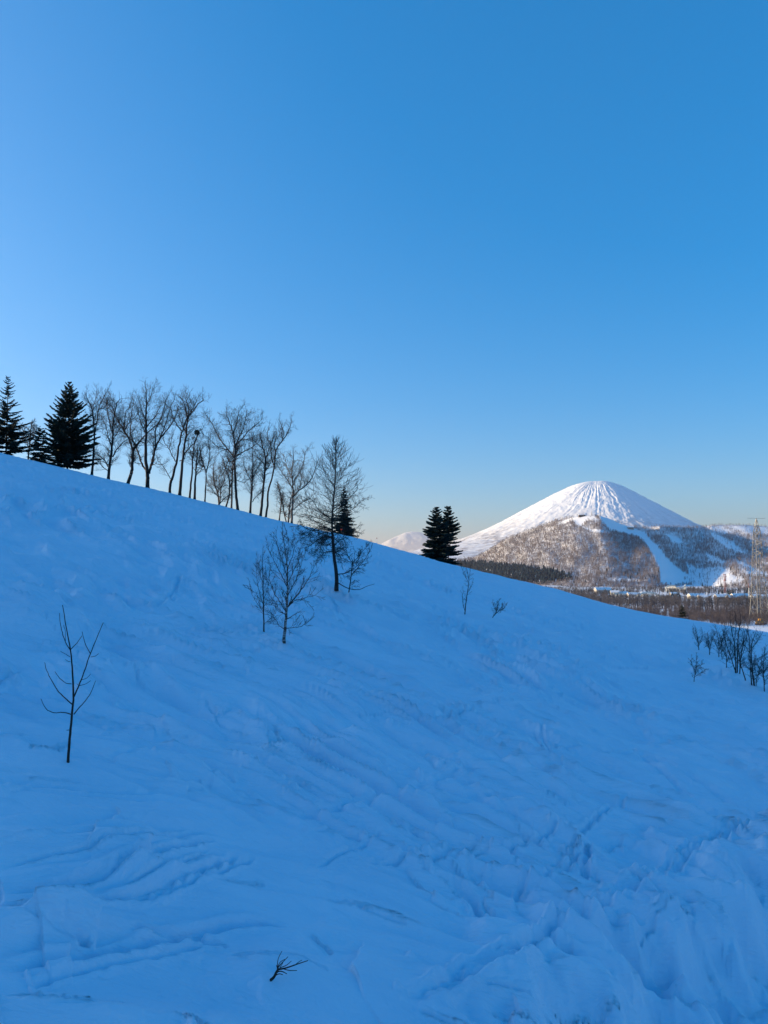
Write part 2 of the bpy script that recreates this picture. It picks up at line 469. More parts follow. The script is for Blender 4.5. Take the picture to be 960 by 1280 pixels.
REL, TRK = 1.55, 1.5
def crisp(x, y, oct, seed):
    return np.maximum(0, ridged(x, y, oct, seed)) ** 2.2
def slope_z(x, y, spacing=None):
    x = np.asarray(x, float); y = np.asarray(y, float)
    z = slope_base(x, y)
    r = np.hypot(x, y)
    if spacing is None: spacing = np.maximum(0.01, r * r * 0.0002)
    near = 1 - sstep(70, 170, r)                     # the top of the slope is smooth
    def fade(wl): return 1 - sstep(0.25, 0.6, spacing / wl)
    # rotate so that a runs down the slope
    wx = x + 1.6 * fbm(x / 12, y / 12, 2, 91); wy = y + 1.6 * fbm(x / 12, y / 12, 2, 92)
    a = wx * 0.6 - wy * 0.8; c = wx * 0.8 + wy * 0.6
    relief = 0.30 * fbm(x / 11, y / 11, 3, 3) * (0.4 + 0.6 * near)
    # long wind-packed waves running down the slope
    m1 = 0.5 + 0.5 * sstep(-0.35, 0.5, fbm(x / 13, y / 13, 2, 5))
    rj = r + 3 * gnoise(x / 9, y / 9, 95)
    w1 = 1 - sstep(14, 21, rj); w3 = sstep(30, 48, rj); w2 = 1 - w1 - w3
    for wgt, cx_, cy_, sd, A in ((w1, 0.95, 0.31, 36, 0.7), (w2, 0.93, -0.37, 46, 1.3), (w3, 0.6, -0.8, 21, 1.4)):
        u_ = wx * cx_ + wy * cy_; v_ = -wx * cy_ + wy * cx_
        amp_ = A * wgt * (0.2 + 0.8 * near)
        relief += amp_ * 0.46 * (crisp(u_ / 8.5, v_ / 2.2, 2, sd) - 0.35) * m1
        relief += amp_ * 0.27 * fade(1.3) * (crisp(u_ / 8, v_ / 1.25, 2, sd + 3) - 0.35) * (0.4 + 0.6 * sstep(-0.4, 0.35, fbm(x / 8, y / 8, 2, sd + 4)))
        relief += amp_ * 0.13 * fade(0.6) * (crisp(u_ / 4.5, v_ / 0.6, 2, sd + 6) - 0.35) * sstep(-0.35, 0.4, fbm(x / 6, y / 6, 2, sd + 7))
    relief += (1 - 0.7 * sstep(20, 90, r)) * 0.035 * fade(0.35) * fbm(x / 0.6, y / 0.6, 4, 44) * sstep(0.0, 0.6, fbm(x / 4, y / 4, 3, 51))
    # chopped crust here and there: sharp little steps and clods
    st = fbm(a / 2.4, c / 0.9, 3, 55)
    relief += near * 0.07 * fade(0.5) * sstep(-0.03, 0.03, st) * sstep(0.15, 0.55, fbm(x / 3.5, y / 3.5, 2, 56))
    lump = np.maximum(0, fbm(x / 0.7, y / 0.7, 3, 61) - 0.42)
    relief += near * 0.26 * lump * fade(0.5) * sstep(0.1, 0.5, fbm(x / 3.5, y / 3.5, 2, 62))
    calm = np.ones_like(x)
    for c0, rad in ((SAP, 2.2), (STUB, 0.8)):
        d = np.hypot(x - c0[0], y - c0[1])
        calm *= 1 - 0.8 * np.exp(-(d / rad) ** 2)
    z = z + REL * relief * calm
    # drift mound round the sapling, hollow at its foot
    d = np.hypot(x - SAP[0] - 0.2, (y - SAP[1] + 0.3))
    z += 0.30 * np.exp(-(d / 2.4) ** 2) - 0.10 * np.exp(-(np.hypot(x - SAP[0], y - SAP[1]) / 0.25) ** 2)
    d = np.hypot((x - STUB[0] - 0.5) / 1.5, y - STUB[1] - 0.1)
    z += 0.22 * np.exp(-(d / 0.75) ** 2) - 0.10 * np.exp(-(np.hypot(x - STUB[0], y - STUB[1]) / 0.16) ** 2)
    # drifts and melt hollows at the feet of the trees
    for c0, sz in FEET:
        d = np.hypot(x - c0[0], y - c0[1])
        z += sz * (0.20 * np.exp(-(d / 1.5) ** 2) - 0.30 * np.exp(-(d / 0.38) ** 2))
    # ski tracks with small berms
    for P, w, dep in TRACKS:
        lo = P.min(0) - 3 * w; hi = P.max(0) + 3 * w
        m = (x > lo[0]) & (x < hi[0]) & (y > lo[1]) & (y < hi[1])
        if not m.any(): continue
        dd, sd, arc, L = dist_poly(x[m], y[m], P)
        dd = dd + 0.25 * w * gnoise(x[m] / (1.5 * w), y[m] / (1.5 * w), 71)
        ends = sstep(0, 0.12 * L, arc) * (1 - sstep(0.88 * L, L, arc))
        g = -dep * np.exp(-(dd / (0.5 * w)) ** 4) + 0.45 * dep * np.exp(-((dd - 0.95 * w) / (0.35 * w)) ** 2) * (1 + 0.35 * gnoise(x[m] / 0.7, y[m] / 0.7, 72))
        z[m] += TRK * g * ends
    # the bank on the right: the piste below the lip
    lo = BANK.min(0) - 12; hi = BANK.max(0) + 12
    m = (x > lo[0]) & (x < hi[0]) & (y > lo[1]) & (y < hi[1])
    if m.any():
        dd, sd, arc, L = dist_poly(x[m], y[m], BANK)
        xs = x[m]; ys = y[m]
        sdist = dd * sd - 0.5 + 1.1 * fbm(xs / 2.1, ys / 2.1, 3, 81)
        ends = sstep(0, 0.08 * L, arc) * (1 - sstep(0.6 * L, L, arc))
        gul = 0.55 * (ridged(arc / 1.5 + 0.25 * sdist + 0.3 * gnoise(xs, ys, 84), sdist / 4.0, 3, 83) - 0.6) * np.exp(-((sdist - 1.3) / 1.6) ** 2)
        gul = gul + 0.22 * np.maximum(0, fbm(xs / 0.7, ys / 0.7, 3, 86) - 0.15) * np.exp(-((sdist - 1.6) / 1.5) ** 2)
        lip = 0.24 * np.exp(-((sdist + 0.3) / 0.7) ** 2)
        dep = 1.9 * sstep(-0.1, 2.6, sdist)
        flat = sstep(2.5, 6, sdist)
        z[m] += ends * (lip + gul - dep * (1 - 0.55 * sstep(4, 11, sdist)))
    return z

def ground(px, py):
    """point on the real slope seen at a pixel (base of a tree standing on the visible slope)"""
    y0 = hit_base(px, py)[1]
    u, v = UV(px, py)
    ys = np.linspace(0.8 * y0, 1.25 * y0, 400)
    zs = slope_z(u * ys, ys)
    k = np.argmax(zs > v * ys)
    y = ys[k] if (zs > v * ys).any() else y0
    return np.array([u * y, y, v * y])
def behind(px, f=1.03):
    """a point on the slope just over its skyline at column px"""
    u, _ = UV(px, 700)
    D = np.interp(px, [d[0] for d in DEPTH], [d[1] for d in DEPTH]) * f
    return np.array([u * D, D, float(slope_z(np.array([u * D]), np.array([D]))[0])])

def build_slope():
    # azimuths: dense across the view, coarse elsewhere
    a1 = np.linspace(-31, 31, 860)
    left = -31 - np.cumsum(np.geomspace(0.08, 3.0, 110))
    left = left[left > -180]
    th = np.concatenate([np.sort(left), a1, np.sort(-left)])
    th = np.unique(np.round(th, 5))
    gap = 360 - (th[-1] - th[0])
    if gap > 4:
        extra = th[-1] + np.linspace(0, gap, int(gap / 3) + 2)[1:-1]
        th = np.concatenate([th, extra])
    rs = [0.05, 0.5, 1.2, 2.0]
    while rs[-1] < 8.8: rs.append(rs[-1] * 1.12)
    r = 10.0
    while r < 520:
        rs.append(r)
        r += min(6.0 if r < 330 else 20.0, max(0.03, r * r / 8.0 * 0.00175))
    rs = np.array(rs)
    T, RR = np.meshgrid(np.radians(th), rs)
    X = RR * np.sin(T); Y = RR * np.cos(T)
    Z = slope_z(X.ravel(), Y.ravel(), np.maximum(0.03, (RR * RR / 8 * 0.00175)).ravel()).reshape(X.shape)
    V = np.stack([X, Y, Z], -1).reshape(-1, 3)
    me = mesh_np('snow_slope', V, grid_faces(len(rs), len(th), wrap=True))
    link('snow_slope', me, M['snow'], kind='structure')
build_slope()

# ------------------------------------------------------------------ the valley floor
VZ_Y = [0, 220, 280, 330, 400, 500, 700, 1000, 1500, 2000, 2600, 5000, 15000, 80000]
VZ_Z = [-110, -95, -30, -30.5, -33.5, -38, -46, -58, -73, -84, -92, -100, -110, -110]
def valley_z(x, y):
    x = np.asarray(x, float); y = np.asarray(y, float)
    z = np.interp(y, VZ_Y, VZ_Z)
    d = np.hypot(x, y)
    z = z + fbm(x / 160, y / 160, 3, 101) * np.minimum(3.0, d * 0.004)
    z = z - 70 * sstep(60, -260, x) * (1 - sstep(900, 1600, y))
    return z
def build_valley():
    th = np.concatenate([np.arange(-180, -35, 5.0), np.arange(-35, 45, 0.25), np.arange(45, 180, 5.0)])
    rs = np.concatenate([[1.0, 120], np.geomspace(200, 70000, 270)])
    T, RR = np.meshgrid(np.radians(th), rs)
    X = RR * np.sin(T); Y = RR * np.cos(T)
    Z = valley_z(X, Y)
    V = np.stack([X, Y, Z], -1).reshape(-1, 3)
    me = mesh_np('valley_floor', V, grid_faces(len(rs), len(th), wrap=True))
    cov = sstep(-0.2, 0.35, fbm(V[:, 0] / 260, V[:, 1] / 260, 3, 111)) * 0.75
    cov *= sstep(300, 700, V[:, 1])
    a = me.attributes.new('cover', 'FLOAT', 'POINT'); a.data.foreach_set('value', cov.astype(np.float32))
    link('valley_floor', me, M['valley'], kind='structure')
build_valley()

# ------------------------------------------------------------------ the big volcano
def build_volcano():
    Y0 = 12500.0
    px0, k = 746.0, Y0 / F
    cx = UV(px0, 602)[0] * Y0
    prof_r = np.array([0, 8, 15, 22, 34, 50, 60, 76, 92, 122, 150, 175, 230, 330, 520]) * k
    prof_d = np.array([0.5, 0.0, 0.6, 2.6, 7.2, 15.2, 20.6, 29.5, 38.2, 54.5, 67, 76, 89, 100, 106]) * k
    th = np.linspace(0, 2 * math.pi, 900, endpoint=False)
    rs = np.concatenate([np.linspace(0.5, 30, 24), np.linspace(31, 200, 150), np.geomspace(203, 520, 40)]) * k
    T, RR = np.meshgrid(th, rs)
    drop = np.interp(RR, prof_r, prof_d)
    rr = RR / k
    # gullies run straight down; finer ones start lower
    warp = 0.06 * fbm(np.cos(T) * 3 + rr / 90, np.sin(T) * 3 + rr / 90, 2, 201) + 0.012 * gnoise(np.cos(T) * 9 + rr / 14, np.sin(T) * 9 - rr / 14, 202)
    def ang(freq, seed, oct=2):
        tt = (T + warp)
        return fbm(np.cos(tt) * freq + rr * 0.006, np.sin(tt) * freq + rr * 0.006, oct, seed)
    xx, yy2 = np.cos(T) * rr, np.sin(T) * rr
    amp = sstep(6, 40, rr) * (1 - 0.5 * sstep(90, 190, rr))
    part = 0.35 + 0.65 * sstep(-.4, .5, ang(3.1, 219))
    g = amp * (15 * ang(2.2, 211) + part * (14 * (np.abs(ang(6.0, 212, 2)) - 0.3) + 7 * (np.abs(ang(15, 213, 2)) - 0.3) + 7 * ang(36, 214, 2)))
    g = g + sstep(3, 30, rr) * (9 * fbm(xx / 9, yy2 / 9, 3, 215) + 4 * fbm(xx / 2.5, yy2 / 2.5, 2, 216))
    g = 0.7 * g
    Z = 98.2 * k - drop + g
    # asymmetry: left flank a touch longer
    X = cx + np.cos(T) * RR * (0.965 - 0.085 * np.cos(T)); Yy = Y0 + np.sin(T) * RR
    V = np.stack([X, Yy, Z], -1).reshape(-1, 3)
    me = mesh_np('mountain', V, grid_faces(len(rs), len(th), wrap=True)[:, ::-1])
    h = Z.ravel() / (98 * k)
    cov = sstep(0.62, 0.22, h) * (0.45 + 0.55 * sstep(-0.3, 0.3, fbm(V[:, 0] / 500, V[:, 1] / 500, 3, 221)))
    cov = np.maximum(cov * 0.85, 0.25 * sstep(0.75, 0.5, h) * sstep(0.0, 0.5, ang(17, 213).ravel()))
    a = me.attributes.new('cover', 'FLOAT', 'POINT'); a.data.foreach_set('value', cov.astype(np.float32))
    link('mountain', me, M['volcano'], kind='structure')
build_volcano()

def build_far_range():
    """the faint snowy peak far away on the left"""
    Y0 = 95000.0
    pts = [(380, 697), (430, 692), (462, 686), (480, 678), (494, 671), (506, 666), (514, 664.5), (526, 665.5), (536, 670), (560, 681), (590, 688), (640, 692), (700, 697)]
    xs = np.linspace(380, 700, 161)
    top = np.interp(xs, [p[0] for p in pts], [p[1] for p in pts])
    rows = []
    for s in np.linspace(-1, 1, 41):
        yy = Y0 + s * 6000
        fall = (1 - abs(s)) ** 1.1
        u = np.array([UV(x, 690)[0] for x in xs])
        zt = (700 - top) / F * Y0
        n = fbm(xs / 12 + s * 2, xs * 0 + s * 6, 4, 301) * 330 * (abs(s) * (1 - abs(s)) * 4)
        rows.append(np.stack([u * Y0, np.full_like(xs, yy) + fbm(xs / 20, xs * 0 + 3, 2, 302) * 500, zt * fall + n * np.clip(zt / 1400, 0, 1) - 130 * (1 - fall)], -1))
    V = np.array(rows).reshape(-1, 3)
    me = mesh_np('far_mountain', V, grid_faces(41, 161))
    cov = np.full(len(V), 0.2, np.float32)
    a = me.attributes.new('cover', 'FLOAT', 'POINT'); a.data.foreach_set('value', cov)
    link('far_mountain', me, M['volcano'], kind='structure')
build_far_range()

# ------------------------------------------------------------------ the ski hill across the valley
HR_X = [430, 500, 560, 592, 612, 633, 655, 677, 696, 717, 728, 735, 743, 751, 762, 773, 785, 800, 830, 860, 871, 881, 890, 910, 930, 944, 960, 1000, 1060, 1150]
HR_Y = [720, 712, 703, 697, 686.5, 673, 664.5, 656.5, 650, 646, 645.3, 644.8, 644.8, 645, 648.5, 653.5, 658, 659, 657.5, 659, 659, 658, 656, 656, 656, 657, 658, 660, 668, 690]
HD_X = [430, 590, 735, 760, 800, 825, 845, 880, 960, 1150]
HD_R = [4550, 4300, 3780, 3700, 3640, 3650, 3900, 4350, 4250, 4000]
HB_X = [430, 590, 700, 800, 826, 862, 905, 960, 1150]
HB_B = [2900, 2600, 2350, 2140, 2180, 2380, 2120, 2060, 1900]
HILL_BASE_PY = 752.0
def edge1(py): return np.interp(py, [645, 655, 665, 672, 700, 728, 752], [752, 757, 768, 800, 822, 829, 832])   # wood / piste edge
def edge1r(py): return np.interp(py, [645, 655, 660, 668, 680, 700, 722, 752], [752, 778, 790, 806, 818, 836, 862, 880])  # the piste's right side
def hill_depth(px, py):
    top = np.interp(px, HR_X, HR_Y)
    s = np.clip((HILL_BASE_PY - py) / (HILL_BASE_PY - top), 0, 1)
    d = np.interp(px, HB_X, HB_B) * (1 - s) + np.interp(px, HD_X, HD_R) * s
    mid = 4 * s * (1 - s) + 0.15
    e = px - edge1(py)
    low = sstep(.05, .5, s)
    d = d + 150 * mid * (.12 + .88 * low) * sstep(-4, 34, e) - 260 * mid * sstep(30, 110, e)
    d = d + 260 * sstep(.62, .95, s) * (sstep(750, 788, px) - sstep(802, 880, px))
    # diagonal spurs on the right, each with a shaded far side
    for (x0, y0, x1, y1, amp) in ((884, 661, 950, 698, 130), (868, 688, 945, 716, 90), (930, 661, 985, 690, 100)):
        dx, dy = x1 - x0, y1 - y0; L = math.hypot(dx, dy)
        nx, ny = dy / L, -dx / L
        t = ((px - x0) * dx + (py - y0) * dy) / L / L
        e2 = (px - x0) * nx + (py - y0) * ny
        wgt = sstep(-0.25, 0.05, t) * (1 - sstep(0.95, 1.3, t)) * np.minimum(1, mid)
        d = d + amp * wgt * (sstep(-3, 10, e2) - sstep(12, 40, e2))
    d = d + mid * (34 * fbm(px / 26, py / 26, 2, 401) + 5 * fbm(px / 6, py / 6, 2, 402))
    return d
def hillP(px, py):
    px = np.asarray(px, float); py = np.asarray(py, float)
    d = hill_depth(px, py)
    dx = (px - 480.0) / F; dy = (640.0 - py) / F
    f = math.cos(PITCH) - dy * math.sin(PITCH)
    return np.stack([dx / f * d, d, (math.sin(PITCH) + dy * math.cos(PITCH)) / f * d], -1)
def in_poly(px, py, poly):
    inside = np.zeros(px.shape, bool); j = len(poly) - 1
    for i in range(len(poly)):
        xi, yi = poly[i]; xj, yj = poly[j]
        c = ((yi > py) != (yj > py)) & (px < (xj - xi) * (py - yi) / (yj - yi + 1e-9) + xi)
        inside ^= c; j = i
    return inside
OPEN = [  # open snow on the hill, in the photograph's pixels
    [(749, 645), (757, 645), (772, 653), (790, 659), (806, 666), (812, 674), (820, 681), (836, 700), (852, 714), (866, 722), (872, 730), (840, 733), (826, 730), (824, 712), (814, 692), (806, 678), (797, 671), (778, 667), (762, 663), (752, 652)],
    [(700, 653), (712, 648.5), (722, 646), (728, 646), (716, 650), (704, 656), (696, 658)],
    [(716, 650), (728, 646), (744, 645), (748, 652), (735, 649), (728, 656), (724, 660)],
    [(728, 658), (738, 661), (760, 664), (764, 667), (745, 666), (730, 662)],
    [(832, 667), (846, 671), (856, 680), (846, 682), (836, 674)],
    [(886, 664), (896, 668), (912, 676), (926, 686), (934, 694), (922, 692), (906, 684), (892, 674)],
    [(880, 691), (892, 696), (910, 704), (904, 706), (888, 702)],
    [(915, 698), (930, 704), (948, 712), (960, 718), (960, 722), (944, 718), (926, 708)],
    [(925, 711), (936, 714), (952, 721), (944, 722), (930, 716)],
    [(858, 704), (872, 711), (884, 710), (900, 709), (914, 713), (912, 718), (926, 721), (930, 726), (916, 732), (900, 734), (893, 740), (868, 738), (862, 722)],
    [(884, 660), (900, 658), (915, 664), (905, 668), (893, 664)],
    [(905, 657), (960, 659), (960, 668), (938, 668), (920, 662)],
    [(645, 724), (660, 724), (664, 729), (648, 730)],
    [(752, 724), (778, 722.5), (800, 724), (790, 726.5), (770, 727)],
    [(566, 690), (590, 688), (606, 689), (590, 697), (560, 702)],
]
def open_mask(px, py):
    m = np.zeros(px.shape, bool)
    jx = px + 1.5 * fbm(px / 3, py / 3, 2, 411); jy = py + 1.2 * fbm(px / 3, py / 3, 2, 412)
    for p in OPEN: m |= in_poly(jx, jy, p)
    return m
def build_hill():
    nx, ny = 760, 300
    xs = np.linspace(430, 1150, nx)
    s = np.linspace(0, 1, ny)
    X, Sg = np.meshgrid(xs, s)
    top = np.interp(X, HR_X, HR_Y)
    top = top + 0.5 * fbm(X / 9, X * 0, 3, 421)
    PY = HILL_BASE_PY + (top - HILL_BASE_PY) * Sg
    P = hillP(X, PY)
    # the far side falls away behind the ridge
    back = []
    for k in range(1, 9):
        B = P[-1].copy(); f = k / 8
        B[:, 1] += 1500 * f; B[:, 0] *= (B[:, 1]) / (B[:, 1] - 1500 * f)
        B[:, 2] = P[-1][:, 2] * (1 - f ** 1.5) - 130 * f ** 1.5
        back.append(B)
    V = np.concatenate([P, np.array(back)], 0)
    rows = V.shape[0]
    me = mesh_np('ski_hill', V.reshape(-1, 3), grid_faces(rows, nx))
    om = open_mask(X, PY)
    patch = sstep(-0.5, 0.2, fbm(X / 9, PY / 5, 3, 431))
    cov = np.where(om, 0.0, 0.6 + 0.4 * patch)
    cov = np.where((X > 800) & (X - edge1(PY) > 0), cov * 0.6, cov)
    cov = np.concatenate([cov, np.full((8, nx), 0.5)], 0)
    a = me.attributes.new('cover', 'FLOAT', 'POINT'); a.data.foreach_set('value', cov.ravel().astype(np.float32))
    link('ski_hill', me, M['hill'], kind='structure')
    return X, PY, P
HX, HPY, HP = build_hill()

# ------------------------------------------------------------------ tree building
UP = np.array([0, 0, 1.0])
def perp(d):
    a = np.cross(d, UP if abs(d[2]) < 0.95 else np.array([1.0, 0, 0]))
    a /= np.linalg.norm(a) + 1e-9
    return a, np.cross(a, d)
def grow(segs, p, d, L, r, lev, rnd, up=0.12, wander=0.22, kids=4, spread=0.75, shrink=0.52, rmin=0.004, nseg=4, droop=0.0):
    st = L / nseg
    pts = [p]; rad = [r]
    for k in range(nseg):
        d = d + rnd.normal(0, wander, 3) + UP * (up - droop)
        d = d / np.linalg.norm(d)
        q = p + d * st
        r1 = max(rmin, r * (1 - 0.75 * (k + 1) / nseg))
        segs.append((*p, *q, max(rmin, rad[-1]), r1))
        p = q; pts.append(p); rad.append(r1)
        if lev > 0:
            nk = kids / nseg
            nk = int(nk) + (rnd.random() < nk - int(nk))
            for _ in range(nk):
                a, b = perp(d)
                t = rnd.uniform(0, 2 * math.pi)
                s = spread * rnd.uniform(0.7, 1.25)
                dd = d * math.cos(s) + (a * math.cos(t) + b * math.sin(t)) * math.sin(s)
                f = (k + 1) / nseg
                grow(segs, p, dd, L * shrink * rnd.uniform(0.7, 1.25) * (1.15 - 0.4 * f), max(rmin, r1 * 0.65), lev - 1, rnd, up, wander, kids, spread, shrink, rmin, nseg, droop)
    if lev > 0:
        for s_ in (-1, 1):
            a, b = perp(d); t = rnd.uniform(0, 6.28)
            dd = d * 0.9 + (a * math.cos(t) + b * math.sin(t)) * 0.45 * s_
            grow(segs, p, dd / np.linalg.norm(dd), L * 0.55, max(rmin, r1), lev - 1, rnd, up, wander, kids, spread, shrink, rmin, nseg, droop)

def smooth_poly(P, n=4):
    P = np.asarray(P, float)
    if len(P) < 3: n = max(n, 3)
    out = []
    m = len(P)
    for i in range(m - 1):
        p0, p1, p2, p3 = P[max(i - 1, 0)], P[i], P[i + 1], P[min(i + 2, m - 1)]
        for t in np.linspace(0, 1, n, endpoint=False):
            out.append(0.5 * ((2 * p1) + (-p0 + p2) * t + (2 * p0 - 5 * p1 + 4 * p2 - p3) * t * t + (-p0 + 3 * p1 - 3 * p2 + p3) * t ** 3))
    out.append(P[-1])
    return np.array(out)

def bare_tree(name, label, cat, limbs, base, group=None, seed=1, bark='bark', twig='twig', tw=0.24, lev=2, kids=5, start=0.35,
              up=0.09, wander=0.22, spread=0.78, rmin=0.0105, dense=1.1, trunk_limbs=1, sink=0.15, deep=0.55, split=False, wk=1.0):
    """limbs: [(pixel polyline, width px at start, width px at end), ...]; the first starts at the base."""
    rnd = np.random.default_rng(seed)
    base = np.asarray(base, float)
    k = base[1] / F
    bx, by = limbs[0][0][0]
    t = thing(name, base, label, cat, group)
    H = max(by - min(p[1] for l in limbs for p in l[0]), 1) * k
    done = []                                  # points of earlier limbs with their depth
    thick = []; thin = []
    for i, limb in enumerate(limbs):
        pts, w0, w1 = limb[:3]
        P = smooth_poly([((px - bx) * k, 0.0, (by - py) * k) for px, py in pts])
        if i == 0:
            P[0, 2] -= sink
            y0 = 0.0; sl = rnd.uniform(-0.08, 0.08)
        else:
            D = np.array(done)
            j = np.argmin(np.hypot(D[:, 0] - P[0, 0], D[:, 2] - P[0, 2]))
            near = np.hypot(D[j, 0] - P[0, 0], D[j, 2] - P[0, 2]) < 0.12 * H
            y0 = D[j, 1] if near else rnd.uniform(-0.05, 0.05) * H
            sl = rnd.choice([-1, 1]) * rnd.uniform(0.15, deep)
        s = np.concatenate([[0], np.cumsum(np.linalg.norm(np.diff(P[:, [0, 2]], axis=0), axis=1))])
        P[:, 1] = y0 + sl * s
        P += rnd.normal(0, (0.0015 if split else 0.005) * H, P.shape) * np.minimum(1, np.arange(len(P)) / 4)[:, None] * [0.5, 1, 0.5]
        rads = np.interp(s, [0, s[-1]], [w0 * k * wk / 2, w1 * k * wk / 2])
        if i == 0: rads[0] *= 1.25
        done += P.tolist()
        pf_ = 1 + P[:, 1] / base[1]                # keep each limb where the eye sees it when it leans away
        P[:, 0] = (base[0] + P[:, 0]) * pf_ - base[0]; P[:, 2] = (base[2] + P[:, 2]) * pf_ - base[2]
        dst = thick if i < trunk_limbs else ([] if split else thin)
        for a in range(len(P) - 1):
            dst.append((*P[a], *P[a + 1], max(rmin, rads[a]), max(rmin, rads[a + 1])))
        if split:
            if dst is not thick: link('limb', seg_mesh('limb', dst, 6), M[twig], t)
            continue
        # twigs along the limb and at its tip
        st = (start if i == 0 else 0.12) if len(limb) < 4 else limb[3]
        n = int(round(dense * (4 + 15 * (s[-1] / H)))) if dense > 0 else 0
        for q in np.linspace(st, 0.98, n):
            j = min(len(P) - 2, int(np.searchsorted(s, q * s[-1]) - 1)); j = max(j, 0)
            f = (q * s[-1] - s[j]) / max(1e-6, s[j + 1] - s[j])
            p = P[j] + (P[j + 1] - P[j]) * f
            d = P[j + 1] - P[j]; d = d / (np.linalg.norm(d) + 1e-9)
            a, b = perp(d); th = rnd.uniform(0, 6.28); sp = rnd.uniform(0.5, 1.1)
            dd = d * math.cos(sp) + (a * math.cos(th) + b * math.sin(th)) * math.sin(sp)
            L = tw * H * rnd.uniform(0.45, 1.0) * (1.1 - 0.55 * q)
            grow(thin, p, dd, L, max(rmin, rads[j] * 0.42), lev, rnd, up, wander, kids, spread, rmin=rmin)
        d = P[-1] - P[-2]; d /= np.linalg.norm(d) + 1e-9
        grow(thin, P[-1], d, tw * H * 0.6, max(rmin, rads[-1]), lev, rnd, up, wander, kids, spread, rmin=rmin)
    link('trunk', seg_mesh('trunk', thick, 7), M[bark], t)
    if thin: link('branches', seg_mesh('branches', thin, 3), M[twig], t)
    return t

def spray(V, Fc, p, d, n, L, w, rnd):
    """a flat needle spray: a ragged diamond of four triangles"""
    s = np.cross(d, n); s /= np.linalg.norm(s) + 1e-9
    o = len(V)
    j = rnd.uniform(0.75, 1.25, 5)
    V += [p, p + d * L * 0.35 * j[0] + s * w * j[1], p + d * L * j[2], p + d * L * 0.4 * j[3] - s * w * j[4], p + d * L * 0.55 - n * w * 0.45]
    Fc += [(o, o + 1, o + 4), (o + 1, o + 2, o + 4), (o + 2, o + 3, o + 4), (o + 3, o, o + 4)]

def conifer(name, label, base, H, prof, group=None, seed=1, needle='needle', whorls=30, per=8, rise=0.35, sag=0.25, gap=0.06, mess=0.18, low=0.04, trunk_r=None, cat='tree', full=1.0):
    """prof: [(fraction of height, branch reach m), ...]; rise: upward slope of the branches near the tip of the tree"""
    rnd = np.random.default_rng(seed)
    t = thing(name, base, label, cat, group)
    tr = trunk_r or H * 0.011
    segs = [(0, 0, -0.4, 0, 0, H * 0.5, tr, tr * 0.6), (0, 0, H * 0.5, 0, 0, H * 0.99, tr * 0.6, 0.02)]
    V = []; Fc = []
    pf = [p[0] for p in prof]; pr = [p[1] for p in prof]
    hs = low + (1 - low) * (np.arange(whorls) / whorls) ** 0.92
    for wi, h in enumerate(hs):
        if rnd.random() < gap: continue
        reach = np.interp(h, pf, pr)
        n = max(4, int(per * (0.55 + 0.45 * (1 - h))))
        off = rnd.uniform(0, 6.28)
        for b in range(n):
            if rnd.random() < gap * 0.8: continue
            az = off + b * 6.283 / n + rnd.normal(0, 0.2)
            L = reach * rnd.uniform(1 - 2 * mess, 1 + mess)
            if L < 0.05: continue
            el = (rise * (0.25 + 0.9 * h) - sag * (1 - h)) + rnd.normal(0, 0.07)
            out = np.array([math.cos(az), math.sin(az), 0])
            p = np.array([0, 0, H * (h + rnd.normal(0, 0.006))])
            ns = 5
            pts = [p]
            for k in range(ns):
                e = el + (k / ns - 0.3) * 0.35        # tips turn up
                d = out * math.cos(e) + UP * math.sin(e)
                pts.append(pts[-1] + d * L / ns)
            for k in range(ns):
                segs.append((*pts[k], *pts[k + 1], 0.045 * (1 - k / ns) + 0.012, 0.045 * (1 - (k + 1) / ns) + 0.01))
            side = np.cross(out, UP)
            m = max(5, int((4.2 * L + 3) * full))
            for q in np.linspace(0.08, 1.0, m):
                j = min(ns - 1, int(q * ns)); f = q * ns - j
                pp = pts[j] + (pts[min(j + 1, ns)] - pts[j]) * f
                d0 = pts[min(j + 1, ns)] - pts[j]
                d0 = d0 / (np.linalg.norm(d0) + 1e-9)
                wl = (0.34 * L * (1 - 0.75 * q) + 0.2) * rnd.uniform(0.6, 1.15)
                for sg in (-1, 1):
                    ang = rnd.uniform(0.5, 1.0)
                    dd = d0 * math.cos(ang) + side * sg * math.sin(ang) + UP * rnd.uniform(-0.28, 0.08)
                    dd /= np.linalg.norm(dd)
                    nrm = np.cross(dd, side * sg); nrm = UP if np.linalg.norm(nrm) < 1e-3 else UP + rnd.normal(0, 0.35, 3)
                    spray(V, Fc, pp, dd, nrm / np.linalg.norm(nrm), wl, (0.07 + 0.11 * wl) * full, rnd)
                dd = d0 + UP * rnd.uniform(-0.5, 0.1); dd /= np.linalg.norm(dd)
                spray(V, Fc, pp, dd, side, wl * 0.7, (0.06 + 0.08 * wl) * full, rnd)
    link('trunk', seg_mesh('trunk', segs, 5), M['bark'], t)
    me = mesh_np('crown', np.array(V), np.array(Fc), smooth=False)
    link('crown', me, M[needle], t)
    return t

# ------------------------------------------------------------------ trees on the skyline of the slope
CG = 'bare trees along the skyline of the slope'
def crest(px, f=1.03): return behind(px, f)
def px_base(b, py):
    """lift nothing: the tree grows from the ground just over the skyline; returns its base pixel row"""
    return 640 - F * 0
def ridge_tree(label, limbs, seed, f=1.03, **kw):
    b = crest(limbs[0][0][0][0], f)
    return bare_tree('bare_tree', label, 'tree', limbs, b, CG, seed, **{**dict(wk=1.0, rmin=.009), **kw, 'dense': 1.3 * kw.get('dense', 1.1)})

